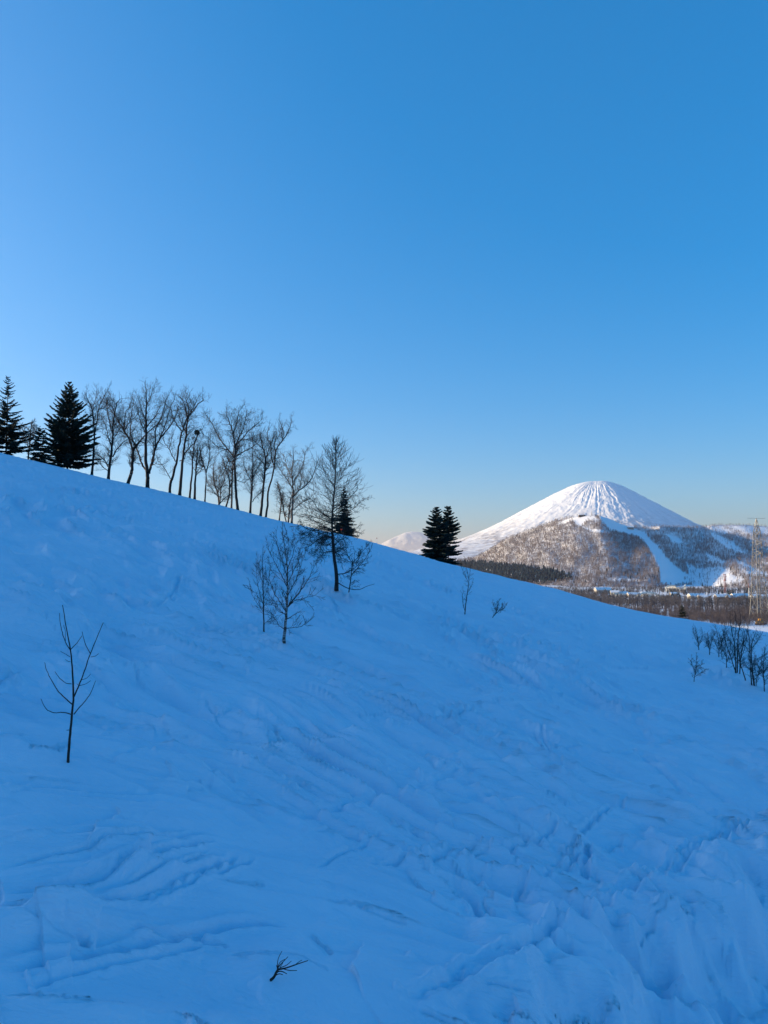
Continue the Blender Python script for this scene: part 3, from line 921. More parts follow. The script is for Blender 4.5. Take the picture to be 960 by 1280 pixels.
# conifers at the left edge
b = crest(3, 1.05); k = b[1] / F
conifer('fir_tree', 'tall dark fir cut by the left picture edge, spiky bare leader on top', b, 101 * k, [(0, 36 * k), (0.1, 34 * k), (0.3, 27 * k), (0.5, 22 * k), (0.62, 14 * k), (0.75, 10.5 * k), (0.85, 7 * k), (0.95, 3.5 * k), (1, 0.5 * k)], 'dark firs on the skyline', 11, whorls=25, per=7, rise=0.5, sag=0.12, mess=0.24)
b = crest(81, 1.04); k = b[1] / F
conifer('fir_tree', 'broad dark fir with upswept tips beside the first bare trees', b, 113 * k, [(0, 37 * k), (0.12, 37 * k), (0.3, 34 * k), (0.45, 31 * k), (0.6, 23.5 * k), (0.75, 16.5 * k), (0.86, 10 * k), (0.95, 4.5 * k), (1, 1 * k)], 'dark firs on the skyline', 12, whorls=26, per=9, rise=0.62, sag=0.1, mess=0.13, full=1.2)
b = crest(46, 1.005); k = b[1] / F
conifer('fir_tree', 'small thin dark fir between the two tall firs', b, 44 * k, [(0, 15 * k), (0.3, 13 * k), (0.6, 10.5 * k), (0.85, 6 * k), (1, 2.5 * k)], 'dark firs on the skyline', 13, whorls=17, per=8, rise=0.3, sag=0.25, mess=0.3, gap=0.08, full=1.5)

ridge_tree('faint low bare tree showing between the leftmost fir and the small fir', [([(31, 576), (32, 556), (33, 540), (34, 528)], 2.2, 0.8), ([(32, 556), (27, 543), (24, 534)], 1.2, .7), ([(32, 550), (38, 540), (40, 533)], 1.2, .7)], 21, 1.12, rmin=0.016)
ridge_tree('slender straight bare tree touching the right side of the broad fir', [([(112, 592), (113.5, 565), (114, 540), (112.5, 522), (109, 505), (104, 494)], 3.2, 0.9, 0.5), ([(114, 543), (117, 520), (119, 506), (123, 496), (128, 487)], 2.0, 0.8), ([(119, 508), (125, 506), (130, 500)], 1.3, .7), ([(113, 530), (111, 512), (114, 496), (115, 489)], 1.3, .7)], 22, tw=0.17, up=.14)
ridge_tree('bare tree with a straight trunk and many low side limbs, right of the slender one', [([(133, 597), (134, 580), (136, 566), (137, 545), (137.5, 528), (139, 512), (143, 498)], 3.8, 1.0, 0.15), ([(138, 569), (141, 562), (146, 555), (152, 549), (158, 545)], 2.2, .9), ([(132, 581), (128, 573), (122, 568), (116, 562)], 1.7, .8), ([(136, 556), (132, 545), (129, 532), (124, 520)], 1.7, .8), ([(137, 540), (133, 526), (130, 510), (128, 502)], 1.6, .8), ([(137, 548), (143, 538), (149, 528)], 1.2, .7), ([(132, 586), (124, 580), (116, 570)], 1.3, .7)], 23, tw=0.2, dense=1.2, wander=.24)
ridge_tree('crooked bare tree whose trunk bends left and forks into a wide Y', [([(157.5, 603), (161, 592), (162.5, 584), (163.5, 562)], 4.4, 3.0, 0.5), ([(163.5, 562), (159, 548), (151.5, 534.6), (146, 526), (140, 517), (134, 508)], 2.9, 1.0), ([(163.5, 562), (167.6, 555), (174, 546), (180, 539), (186, 533), (191.7, 529), (198, 521)], 2.6, .9), ([(151, 534), (152, 522), (153, 512), (158, 506)], 1.6, .8), ([(140, 517), (136, 505), (130, 501)], 1.3, .7), ([(152, 535), (158, 524), (165, 518)], 1.4, .8), ([(155, 541), (146, 535), (141, 527)], 1.2, .7)], 24, tw=0.2, dense=1.1)
ridge_tree('biggest bare tree of the row, three thick limbs spreading from a low fork', [([(182.5, 610), (182.5, 600), (182, 590), (179.6, 575), (179, 545), (179, 525), (179, 508), (178, 490)], 5.2, 1.1, 0.45), ([(181.5, 588), (175.6, 581.6), (171, 569), (167.6, 558.6), (163, 549), (159.6, 541), (160, 520), (162, 505)], 2.8, .9), ([(184, 592), (187, 580), (190, 566), (193, 554), (199, 545), (205, 537), (212, 528), (217, 516)], 3.8, 1.0), ([(191.7, 556), (191, 538), (195, 528), (200, 515), (203, 500)], 2.2, .9), ([(196, 549), (203, 532), (207, 515), (212, 502)], 2.0, .9), ([(179, 535), (185, 526), (192, 518), (196, 506)], 1.8, .8), ([(179, 524), (174, 514), (170, 500)], 1.5, .8), ([(178, 540), (172, 525), (168, 508)], 1.4, .7), ([(179, 505), (184, 496), (186, 487)], 1.3, .7)], 25, tw=0.17, dense=1.0)
ridge_tree('leaning bare tree with an S bent trunk and a top limb reaching far right', [([(210.6, 616.5), (211, 606), (213, 598), (218, 579), (221, 557.5), (223, 545), (226, 535), (229, 525), (232.5, 518), (238, 512), (241.5, 507), (247, 501), (252, 498)], 3.6, .9, 0.55), ([(224, 537), (218, 529), (212.5, 519), (210, 510), (204, 503)], 1.9, .8), ([(217, 576), (213, 568), (209, 560), (204, 553.6), (202, 550)], 1.6, .8), ([(211, 598), (206, 589), (200, 580), (195, 575)], 1.3, .7), ([(232, 519), (233, 508), (229, 498)], 1.6, .7), ([(209, 560), (211, 550), (212, 545)], 1.0, .7)], 26, tw=0.15, dense=.8)
ridge_tree('tall straight bare tree close behind the S bent one, a limb rising to the right', [([(223, 619), (225, 592), (227, 566), (228.7, 552), (230, 540), (231, 526), (230, 512), (226, 500)], 4.2, 1.0, 0.55), ([(226.5, 569), (233, 559), (240, 552.5), (243, 546), (246, 538)], 2.0, .8), ([(231, 526), (235, 514), (240, 503)], 1.6, .8), ([(230, 540), (224, 528), (220, 516)], 1.5, .8), ([(222, 575), (228, 572), (229, 566)], 1.3, .9), ([(231, 520), (228, 505), (232, 494)], 1.3, .7)], 27, tw=0.16)
t = ridge_tree('thin bare tree topped by a dark round mistletoe ball', [([(235.7, 623), (237, 606), (238, 592), (239.5, 560), (242, 550), (243.5, 543)], 2.8, 1.0, 0.6), ([(239, 575), (235, 562), (233, 556)], 1.0, .7)], 28, tw=0.12, dense=.6)
def mistletoe(t, c, r):
    rnd = np.random.default_rng(5)
    V = []; Fc = []
    for _ in range(420):
        d = rnd.normal(0, 1, 3); d /= np.linalg.norm(d)
        p = np.array(c) + d * r * rnd.uniform(0.2, 0.95)
        e = d + rnd.normal(0, .5, 3); e /= np.linalg.norm(e)
        spray(V, Fc, p, e, perp(e)[0], r * .45, r * .14, rnd)
    link('mistletoe', mesh_np('mistletoe', np.array(V), np.array(Fc), False), M['needle'], t)
kk = t.location.y / F
mistletoe(t, ((243.5 - 235.7) * kk, 0, (623 - 539.5) * kk), 3.1 * kk)
ridge_tree('dark bare trunk right of the mistletoe tree, cut short with a few twigs', [([(242, 625), (242.5, 605), (243, 588), (243.5, 578), (245, 565)], 3.3, 1.2, 0.55), ([(243, 585), (247, 573), (250, 560)], 1.2, .7), ([(243, 595), (249, 588), (253, 580)], 1.0, .7)], 29, tw=0.16, dense=.7)
ridge_tree('small bare tree with a thin clean stem forking high up', [([(255, 628), (255.5, 610), (256, 592), (252, 580), (249, 568), (248, 556)], 2.0, .8, 0.5), ([(256, 592), (259, 578), (260, 564), (258, 552)], 1.4, .7), ([(254, 585), (247, 578), (243, 570)], 1.0, .7)], 30, tw=0.2, dense=1.0, lev=2)
ridge_tree('low bushy bare tree with pale stems fanning from one foot', [([(273, 632), (271, 617), (267, 606), (265, 596), (265, 585)], 2.4, .9, 0.3), ([(274, 630), (275, 612), (278, 603), (280, 595)], 1.8, .8), ([(272, 622), (264, 612), (259, 606)], 1.2, .7), ([(274, 629), (281, 622), (287, 618)], 1.6, .8), ([(275, 612), (272, 598), (277, 585)], 1.2, .7)], 31, 1.05, bark='bark_grey', twig='bark_grey', tw=0.3)
ridge_tree('thin leaning bare stem just right of the bushy pale one', [([(281.5, 634), (285, 622), (285.6, 612), (285, 598), (281, 588), (278, 576)], 2.2, .8, 0.35), ([(285, 612), (289, 600), (290, 590)], 1.0, .7)], 32, 1.04, tw=0.2)
ridge_tree('slim grey bare trunk hidden half behind the big round crowned tree', [([(288.5, 637), (289, 610), (289, 588), (290, 568), (291, 550)], 2.6, 1.0, 0.5), ([(289, 590), (284, 575), (280, 565)], 1.1, .7), ([(289, 580), (294, 565), (297, 556)], 1.1, .7)], 33, 1.06, bark='bark_grey', tw=.16)
ridge_tree('big bare tree with a wide rounded fan of fine twigs, middle of the row', [([(296.5, 639), (294.5, 622), (293, 600), (292, 578), (292, 558), (290, 545), (287.5, 535), (284, 526), (281, 518)], 3.8, 1.0, 0.45), ([(291, 572), (283, 562), (275, 552.5), (269, 542), (264, 532), (259, 524), (255, 519)], 2.2, .8), ([(292.5, 558), (297, 546), (302, 536), (304, 527), (306, 518)], 2.0, .8), ([(294, 571), (300, 567), (306, 563.5), (312, 560), (318, 556)], 1.8, .8), ([(284, 563), (272, 560), (262, 552), (255, 545)], 1.3, .7), ([(293, 557), (303, 546), (314, 534), (322, 528)], 1.6, .7), ([(289, 545), (293, 530), (296, 518)], 1.4, .7), ([(286, 572), (280, 586), (278, 592)], 1.0, .7), ([(292, 600), (303, 604), (308, 600)], .9, .7)], 34, tw=0.17, dense=1.5, kids=5)
ridge_tree('medium bare tree with a low thin limb pointing up right', [([(312, 642), (313, 625), (314, 612), (314, 596), (315, 578), (314, 566)], 3.0, 1.0, 0.3), ([(314.5, 628), (319, 621), (325, 616)], 1.2, .7), ([(314, 600), (320, 586), (325, 577)], 1.3, .8), ([(314, 604), (307, 590), (303, 580)], 1.1, .7)], 35, tw=0.2, dense=1.2)
ridge_tree('rough dark bare tree with a dense clump of twigs on its left', [([(325, 645), (327, 627), (328, 612), (329, 598), (330, 588), (330.5, 572), (327, 558), (324, 546)], 3.6, 1.0, 0.4), ([(329, 590), (335, 582), (337, 575)], 1.6, .8), ([(330, 575), (335, 560), (339, 550)], 1.4, .8), ([(330, 580), (322, 572), (318, 566)], 1.2, .7), ([(328, 560), (318, 552), (314, 548)], 1.1, .7)], 36, tw=0.17, dense=1.5)
ridge_tree('wavy bare tree whose top opens in a V with a limb leaning far right', [([(331.5, 647), (334, 632), (334, 618), (336, 607), (339, 597.5), (342, 582), (343, 564), (348, 555), (356, 543), (362, 530)], 2.8, .9, 0.5), ([(341, 581), (338, 570), (337.5, 557), (334, 548), (332.5, 538)], 1.7, .8), ([(343, 563), (341, 553), (345, 543)], 1.3, .7), ([(352, 550), (353, 538), (350, 531)], 1.2, .7)], 37, tw=0.15, dense=1.0)
ridge_tree('pair of thin crossing bare stems left of the pale twin trunks', [([(348.5, 653), (351, 626), (350, 618), (347, 610)], 1.8, .8, 0.4), ([(357.5, 654), (354, 640), (351.5, 625), (348, 612)], 1.7, .8)], 38, 1.05, bark='bark_grey', tw=0.3)
ridge_tree('wide bare tree with pale twin trunks and upright limbs, beside the larch', [([(364.4, 656), (364.6, 640), (365.6, 622), (365, 605), (364, 590), (366, 569)], 3.0, .9, 0.3), ([(360, 655), (361, 640), (362.5, 628), (365, 620)], 2.6, 1.6), ([(366.5, 638), (372, 633), (378, 628), (386, 625)], 1.6, .7), ([(366, 622), (372, 615), (380, 609), (388, 600), (393, 588), (396, 577)], 2.0, .8), ([(365, 612), (358, 600), (352, 592), (346, 583)], 1.4, .7), ([(364.5, 600), (358, 585), (355, 572)], 1.3, .7), ([(365, 605), (374, 590), (379, 575), (381, 565)], 1.5, .7), ([(372, 615), (376, 602), (375, 590)], 1.1, .7)], 39, bark='bark_grey', twig='bark_grey', tw=0.17, dense=1.4, kids=5)

# the small dark fir behind the larch and the twin firs
b = crest(430, 1.06); k = b[1] / F
conifer('fir_tree', 'small dense dark teal fir behind the larch on the skyline', b, 63 * k, [(0, 18 * k), (0.15, 16.5 * k), (0.35, 12.5 * k), (0.6, 7.5 * k), (0.85, 3.4 * k), (1, 0.6 * k)], 'dark firs on the skyline', 14, needle='needle_teal', whorls=28, per=11, rise=0.15, sag=0.3, mess=0.2, gap=0.02, full=1.4)
b = crest(546.5, 1.04); k = b[1] / F
conifer('fir_tree', 'left one of the twin firs standing alone in the middle of the skyline', b, 69 * k, [(0, 26 * k), (0.1, 25 * k), (0.35, 19 * k), (0.6, 13 * k), (0.8, 8.5 * k), (0.93, 5 * k), (1, 2 * k)], 'dark firs on the skyline', 15, needle='needle_teal', whorls=25, per=10, rise=0.3, sag=0.22, mess=0.28, gap=0.03, full=2.0)
b = crest(560.5, 1.05); k = b[1] / F
conifer('fir_tree', 'right one of the twin firs standing alone in the middle of the skyline', b, 73.5 * k, [(0, 15 * k), (0.1, 15 * k), (0.35, 14 * k), (0.6, 12.5 * k), (0.72, 9.5 * k), (0.85, 7 * k), (0.95, 4 * k), (1, 1.6 * k)], 'dark firs on the skyline', 16, needle='needle_teal', whorls=26, per=10, rise=0.3, sag=0.22, mess=0.3, gap=0.03, full=2.0)

# ------------------------------------------------------------------ trees on the open slope
def larch():
    rnd = np.random.default_rng(77)
    base = ground(420.5, 735); k = base[1] / F
    t = thing('larch_tree', base, 'tall bare larch with cone shaped crown, thick crooked lower limbs, on the open slope', 'tree')
    P = smooth_poly([((x - 420.5) * k, 0, (735 - y) * k) for x, y in [(420.5, 735), (420.8, 724), (419.5, 710), (417.5, 697), (416, 680), (415, 662), (414.8, 652), (416, 630), (418, 606), (418.8, 578), (419.5, 549)]])
    P[0, 2] -= .2
    s = np.concatenate([[0], np.cumsum(np.linalg.norm(np.diff(P, axis=0), axis=1))])
    rad = np.interp(s / s[-1], [0, .06, .3, .45, 1], [2.9 * k, 2.4 * k, 1.7 * k, 1.2 * k, .3 * k])
    thick = [(*P[i], *P[i + 1], rad[i], rad[i + 1]) for i in range(len(P) - 1)]
    thin = []
    H = s[-1]
    def on(h):
        i = min(len(P) - 2, max(0, np.searchsorted(P[:, 2], h) - 1))
        f = (h - P[i, 2]) / (P[i + 1, 2] - P[i, 2])
        return P[i] + (P[i + 1] - P[i]) * f
    for h in np.linspace(0.42, 0.985, 84):
        for _ in range(2):
            az = rnd.uniform(0, 6.283)
            reach = np.interp(h, [.42, .5, .6, .7, .8, .9, 1], [40, 42, 38, 33, 23, 17, 5]) * k * rnd.uniform(.55, 1.08)
            el = np.interp(h, [.42, .6, 1], [0.05, .3, .8]) + rnd.normal(0, .12)
            d = np.array([math.cos(az) * math.cos(el), math.sin(az) * math.cos(el), math.sin(el)])
            grow(thin, on(h * P[-1, 2]), d, reach, .5 * k * (1.15 - h), 1, rnd, up=.07, wander=.09, kids=10, spread=.8, shrink=.22, rmin=.0085, nseg=7)
    # the crooked limbs low down (pixels), some in front of the snow
    for pts, w0 in (([(415, 672), (405, 672), (396, 676), (388, 682), (380, 686)], 2.2), ([(415, 662), (404, 660), (394, 664), (383, 661), (374, 655)], 1.8), ([(416, 655), (403, 650), (391, 646), (380, 642)], 1.5),
                    ([(417, 690), (408, 690), (402, 694), (398, 698)], 1.4), ([(415, 668), (408, 660), (398, 654), (386, 650)], 1.3), ([(416, 650), (400, 640), (390, 626), (384, 622)], 1.3),
                    ([(416, 664), (428, 660), (440, 662), (452, 668)], 1.3), ([(416, 650), (432, 642), (446, 632), (454, 622)], 1.2), ([(417, 640), (434, 625), (448, 610)], 1.1), ([(416, 672), (424, 680), (427, 688)], 1.3),
                    ([(415, 668), (404, 666), (393, 672), (384, 670), (371, 662)], 1.2), ([(416, 678), (408, 682), (402, 680)], 1.2), ([(415, 670), (407, 676), (398, 686), (394, 690)], 1.3), ([(416, 676), (410, 670), (404, 672)], 1.1), ([(416.5, 684), (424, 676), (431, 672), (436, 664)], 1.1), ([(416, 660), (408, 668), (400, 678), (396, 690)], 1.1), ([(417, 690), (424, 694), (429, 702)], 1.0), ([(415, 664), (400, 658), (386, 668), (376, 674)], 1.3), ([(420, 727), (434, 735), (448, 737), (458, 733), (468, 730)], 1.4)):
        Q = smooth_poly([((x - 420.5) * k, 0, (735 - y) * k) for x, y in pts])
        sl = rnd.choice([-1, 1]) * rnd.uniform(.1, .6)
        q = np.concatenate([[0], np.cumsum(np.linalg.norm(np.diff(Q, axis=0), axis=1))])
        Q[:, 1] = sl * q
        if pts[0][1] > 720: Q[:, 1] = -0.15 - 0.1 * q
        pf_ = 1 + Q[:, 1] / base[1]
        Q[:, 0] = (base[0] + Q[:, 0]) * pf_ - base[0]; Q[:, 2] = (base[2] + Q[:, 2]) * pf_ - base[2]
        for i in range(len(Q) - 1):
            f = i / (len(Q) - 1)
            thin.append((*Q[i], *Q[i + 1], .5 * w0 * k * (1 - .7 * f), .5 * w0 * k * (1 - .7 * f)))
            if i > 1 and pts[0][1] < 720:
                for _ in range(2):
                    d = Q[i + 1] - Q[i]; d /= np.linalg.norm(d)
                    a, b_ = perp(d); th = rnd.uniform(0, 6.28)
                    dd = d * .6 + (a * math.cos(th) + b_ * math.sin(th)) * .8
                    grow(thin, Q[i], dd / np.linalg.norm(dd), 10 * k * rnd.uniform(.5, 1.2), .25 * k, 1, rnd, up=.0, wander=.25, kids=5, spread=.8, shrink=.5, rmin=.0085)
    for _ in range(46):
        h = rnd.uniform(.22, .46)
        az = rnd.uniform(0, 6.283); d = np.array([math.cos(az), math.sin(az) * .8, rnd.normal(.05, .3)]); d /= np.linalg.norm(d)
        grow(thin, on(h * P[-1, 2]), d, 20 * k * rnd.uniform(.35, 1.1), .45 * k, 1, rnd, up=-.02, wander=.24, kids=7, spread=.8, shrink=.42, rmin=.008, nseg=6)
    link('trunk', seg_mesh('trunk', thick, 8), M['bark'], t)
    link('branches', seg_mesh('branches', thin, 3), M['twig'], t)
larch()
b = ground(436, 740)
bare_tree('shrub', 'tangled bare shrub against the right foot of the larch', 'shrub', [([(435.7, 741), (437.5, 730), (439, 715), (440, 703)], 1.5, .8, 0.2), ([(438, 722), (446, 712), (456, 700), (462, 690)], 1.1, .6), ([(421, 719), (430, 718), (440, 713), (447, 708)], 1.6, .8), ([(440, 705), (434, 695), (432, 686)], 1, .6), ([(440, 705), (450, 694), (458, 684)], 1, .6), ([(440, 706), (447, 702), (450, 696)], 1, .6)], b, seed=41, tw=.22, dense=1.2, lev=1, kids=6, rmin=.008, up=.03, wander=.26)
b = ground(355, 800)
bare_tree('birch_tree', 'bare young birch with spreading upswept twigs, alone on the slope left of the larch', 'tree', [([(355, 800), (356, 786), (357.5, 768), (358.5, 750), (359, 734), (358.5, 715), (357.5, 702), (355, 686), (352, 668)], 4.2, .7, 0.22), ([(357, 765), (350, 754), (344, 745), (339, 734), (335, 722)], 1.5, .5), ([(358, 762), (363, 754), (374, 741), (384, 726), (392, 709)], 2.3, .6), ([(356.5, 786), (364, 785), (374, 784), (383, 780)], 1.1, .4), ([(356, 787), (349, 782), (342, 772), (337, 764)], 1.1, .4), ([(359, 736), (352, 722), (346.6, 711), (340, 699), (335, 689)], 1.4, .5), ([(358, 714), (363, 700), (367, 686), (368, 676)], 1.2, .5), ([(358, 760), (368, 752), (380, 748), (394, 745)], 1.2, .4), ([(359, 745), (368, 728), (374, 712), (378, 700)], 1.3, .5), ([(359, 730), (366, 716), (372, 702), (374, 690)], 1.1, .5), ([(357, 768), (347, 764), (340, 752)], 1, .4), ([(358, 722), (351, 700), (346, 684), (345, 674)], 1.1, .5), ([(358, 700), (360, 684), (358, 670)], 1, .5)], b, seed=42, bark='birch', twig='twig_brown', tw=.15, dense=1.2, lev=1, kids=5, rmin=.0055, up=.06, spread=.6, wander=.1)
b = ground(330, 789.5)
bare_tree('birch_tree', 'thin upright bare birch close left of the bigger young birch', 'tree', [([(330, 789.5), (329.5, 772), (329, 756), (328.5, 740), (328, 722), (327, 706), (327, 694)], 1.9, .5, .25), ([(329, 757), (324, 742), (321, 728), (320, 712)], .9, .4), ([(329, 750), (334, 736), (336, 720), (337, 706)], .9, .4), ([(329, 766), (322, 756), (315, 744), (312, 734)], .8, .4), ([(330, 780), (336, 775), (340, 772)], .6, .4), ([(328, 730), (323, 715), (322, 702)], .8, .4)], b, seed=43, bark='bark', twig='twig_brown', tw=.15, dense=1.2, lev=1, kids=4, rmin=.005, up=.08, spread=.55, wander=.1)
b = ground(85, 952)
t = bare_tree('sapling', 'lone bare sapling with a thin dark stem and few curved limbs, lower left', 'tree', [([(85, 952), (86, 930), (87.5, 907), (88.5, 890), (89.6, 873), (87.5, 845), (84.4, 817), (78.5, 790), (73, 761)], 3.6, .8, 2), ([(90.5, 873), (97, 857), (103, 840), (109, 821), (117, 801), (124, 783)], 1.9, .7, 2), ([(109, 821), (102, 808), (98, 794)], 1.0, .6, 2), ([(84.4, 817), (78.5, 808), (73.5, 795), (70.5, 782), (69.5, 771)], 1.2, .6, 2), ([(84.4, 816), (92, 808), (98, 799)], 1.0, .6, 2), ([(88.5, 883), (79, 875), (69, 865), (60, 850), (55, 840), (53, 832)], 1.6, .6, 2), ([(86.7, 858), (79, 856.5), (72, 851), (66, 843)], 1.0, .6, 2), ([(87.5, 895), (77, 892.5), (66, 893), (56, 888), (49.5, 876)], 1.3, .6, 2), ([(90.5, 895), (97, 887), (104, 879), (111, 868), (116.5, 854)], 1.4, .6, 2), ([(97, 860), (104, 858), (110, 854)], .8, .5, 2), ([(99, 853), (105, 851), (110, 846)], .7, .5, 2), ([(84, 825), (79, 822), (72, 818)], .8, .5, 2), ([(84.5, 831), (81, 830), (78, 828)], .7, .5, 2), ([(110, 825), (115, 824), (119.5, 821)], .8, .5, 2), ([(96, 860), (93.5, 858)], .6, .5, 2), ([(78, 805), (77, 793), (75, 786)], .6, .5, 2), ([(86, 914), (82, 914)], .9, .6, 2)], b, seed=44, rmin=.0035, sink=.3, split=True)
b = ground(581, 768)
bare_tree('sapling', 'slim wavy bare sapling below the twin firs', 'tree', [([(580.6, 768.5), (582, 755), (584, 742), (586, 726), (583.5, 713), (582, 702)], 1.3, .4, .25), ([(581, 765), (578.5, 755), (578, 746), (579, 740)], .8, .4), ([(585, 728), (580, 718), (577, 710)], .7, .4), ([(584, 742), (588, 736), (590, 730)], .6, .3), ([(586, 725), (588, 713), (589, 704)], .6, .3)], b, seed=45, twig='twig_brown', tw=.12, lev=1, dense=.7, rmin=.006)
b = ground(615.5, 771.5)
bare_tree('shrub', 'small bare shrub leaning right, beside the slim wavy sapling', 'shrub', [([(615, 772), (619, 768), (624, 763), (628, 757)], 1.0, .5, .15), ([(619, 768), (621, 760), (623, 752)], .8, .4), ([(622, 765), (629, 762), (632, 757)], .7, .4), ([(620, 767), (617, 759), (616, 755)], .6, .3)], b, seed=46, twig='twig_brown', tw=.3, lev=1, dense=1.0, rmin=.006)
b = ground(345, 1222)
bare_tree('dead_branch', 'dark broken branch poking out of the snow at the bottom', 'branch', [([(336, 1224), (341, 1220), (344, 1214), (347, 1210)], 4.0, 2.6, 2), ([(346, 1211), (356, 1209), (368, 1205), (382, 1200.5)], 1.9, .9, 2), ([(345, 1210), (350, 1204), (358, 1196)], 1.4, .7, 2), ([(345, 1210), (346, 1199), (350.5, 1189.5)], 1.2, .6, 2), ([(352, 1210), (360, 1212), (369, 1212)], 1.1, .7, 2), ([(348, 1209), (356, 1206), (362, 1201)], 1.1, .6, 2), ([(343, 1216), (346, 1213), (344, 1206)], 1.3, .7, 2), ([(347, 1211), (350, 1206), (352, 1203)], .8, .5, 2), ([(344, 1214), (350, 1213), (357, 1216)], 1.5, .8, 2), ([(345, 1211), (348, 1203), (354, 1199)], 1.2, .6, 2), ([(341, 1219), (347, 1216), (352, 1217)], 1.4, .8, 2), ([(366, 1206), (371, 1202), (375, 1200)], .8, .5, 2)], ground(337, 1226), seed=47, rmin=.004, sink=.12, deep=.3, split=True)

# the thicket on the right edge
TG = 'bare trees and shrubs in the thicket at the right edge'
def thicket(name, label, cat, limbs, seed, **kw):
    b = ground(*limbs[0][0][0])
    return bare_tree(name, label, cat, limbs, b, TG, seed, **{**dict(twig='twig', tw=.2, rmin=.006, lev=1, kids=6, wk=.8), **kw, 'dense': 1.05 * kw.get('dense', 1.2)})
thicket('shrub', 'single small bare shrub standing apart on the snow left of the thicket', 'shrub', [([(867.5, 850), (869, 842), (871, 833), (871, 822)], 1.0, .5, .15), ([(868, 845), (874, 836), (878, 830)], .7, .4), ([(869, 846), (876, 841), (881, 838)], .6, .4), ([(869, 842), (866, 832), (865, 824)], .6, .4)], 51, tw=.25, lev=1, dense=1.0, twig='twig_brown')
thicket('shrub', 'upright fan shaped bare shrub, first at the upper left end of the thicket', 'shrub', [([(873.5, 811.5), (873, 803), (872, 794), (870, 786)], 1.2, .5, .1), ([(873.5, 808), (877, 798), (879, 790)], .8, .5), ([(873, 805), (869, 796), (867, 788)], .7, .5)], 52, tw=.3)
thicket('shrub', 'second little bare shrub from the upper left end of the thicket', 'shrub', [([(887, 817), (886.5, 808), (886, 800), (885, 793)], 1.1, .5, .1), ([(887, 812), (890, 802), (891, 795)], .8, .5), ([(887, 812), (883, 803), (882, 797)], .7, .5), ([(880, 810), (884, 806), (885, 800)], .6, .4)], 53, tw=.3)
thicket('shrub', 'ragged bare shrub between the second little one and the tall clump', 'shrub', [([(898.5, 820), (899, 808), (898, 798), (896, 786)], 1.2, .5, .1), ([(899, 812), (904, 800), (906, 788)], .9, .5), ([(898, 812), (893, 800), (892, 790)], .8, .5)], 54, tw=.28, dense=1.5)
thicket('shrub', 'low twiggy bare shrub at the left foot of the tall clump', 'shrub', [([(908, 833), (908.5, 822), (907, 808), (908, 794)], 1.2, .5, .1), ([(903, 825), (902, 812), (903, 800)], .9, .5), ([(908, 828), (913, 815), (914, 800)], .9, .5), ([(908, 822), (903, 808), (901, 796)], .8, .5)], 55, tw=.25, dense=1.5)
thicket('bare_tree', 'tallest many stemmed bare tree in the thicket, its crown against the brown wood', 'tree', [([(919.5, 840.5), (920, 825), (919, 805), (916, 790), (915, 776)], 2.2, .8, .2), ([(921.5, 841), (922.5, 820), (923.5, 800), (926, 785), (928, 772)], 1.9, .7), ([(919, 838), (914, 822), (909, 806), (906, 790)], 1.6, .6), ([(924.6, 842), (926, 825), (930, 805), (932, 788)], 1.8, .7), ([(920, 812), (912, 798), (908, 784)], 1.1, .5), ([(923, 815), (932, 802), (937, 790)], 1.1, .5), ([(919, 800), (922, 785), (921, 768)], 1.2, .5)], 56, tw=.17, dense=1.4, kids=5, trunk_limbs=4)
thicket('bare_tree', 'bare stem leaning left in front of the tall clump', 'tree', [([(932, 850), (929, 840), (926.5, 831), (925, 818), (924, 800), (926, 786)], 1.7, .6, .3), ([(926, 826), (932, 812), (935, 800)], .9, .5)], 57, tw=.17)
thicket('bare_tree', 'twin trunked bare tree right of the tall clump, with level side twigs', 'tree', [([(939.7, 858), (939, 840), (938.5, 822), (938.5, 805), (937, 790)], 2.0, .7, .2), ([(943, 859.5), (941.5, 845), (940.5, 828), (941, 808), (946, 794)], 2.6, .8), ([(940, 832), (949, 824), (956, 820)], 1, .5), ([(939, 818), (932, 806), (930, 796)], 1, .5), ([(941, 812), (949, 802), (952, 794)], 1, .5), ([(940, 840), (933, 832), (929, 828)], .8, .4)], 58, tw=.18, dense=1.5, trunk_limbs=2)
thicket('bare_tree', 'small dark bare tree at the very right edge, lowest in the thicket', 'tree', [([(955.5, 866), (955.5, 850), (955, 838), (956, 826), (958, 815)], 1.6, .6, .2), ([(955.5, 846), (950, 836), (947, 828)], .9, .4), ([(955.5, 842), (962, 832), (966, 824)], .9, .4), ([(955.5, 852), (963, 846), (968, 842)], .8, .4)], 59, tw=.22, dense=1.6)
thicket('shrub', 'leaning bare shrub between the twin trunked tree and the edge tree', 'shrub', [([(945, 857), (947, 846), (950, 838), (953, 830)], 1.1, .5, .1), ([(947, 846), (944, 836), (944, 828)], .8, .4), ([(948, 844), (956, 838), (960, 832)], .8, .4)], 60, tw=.28, dense=1.3)

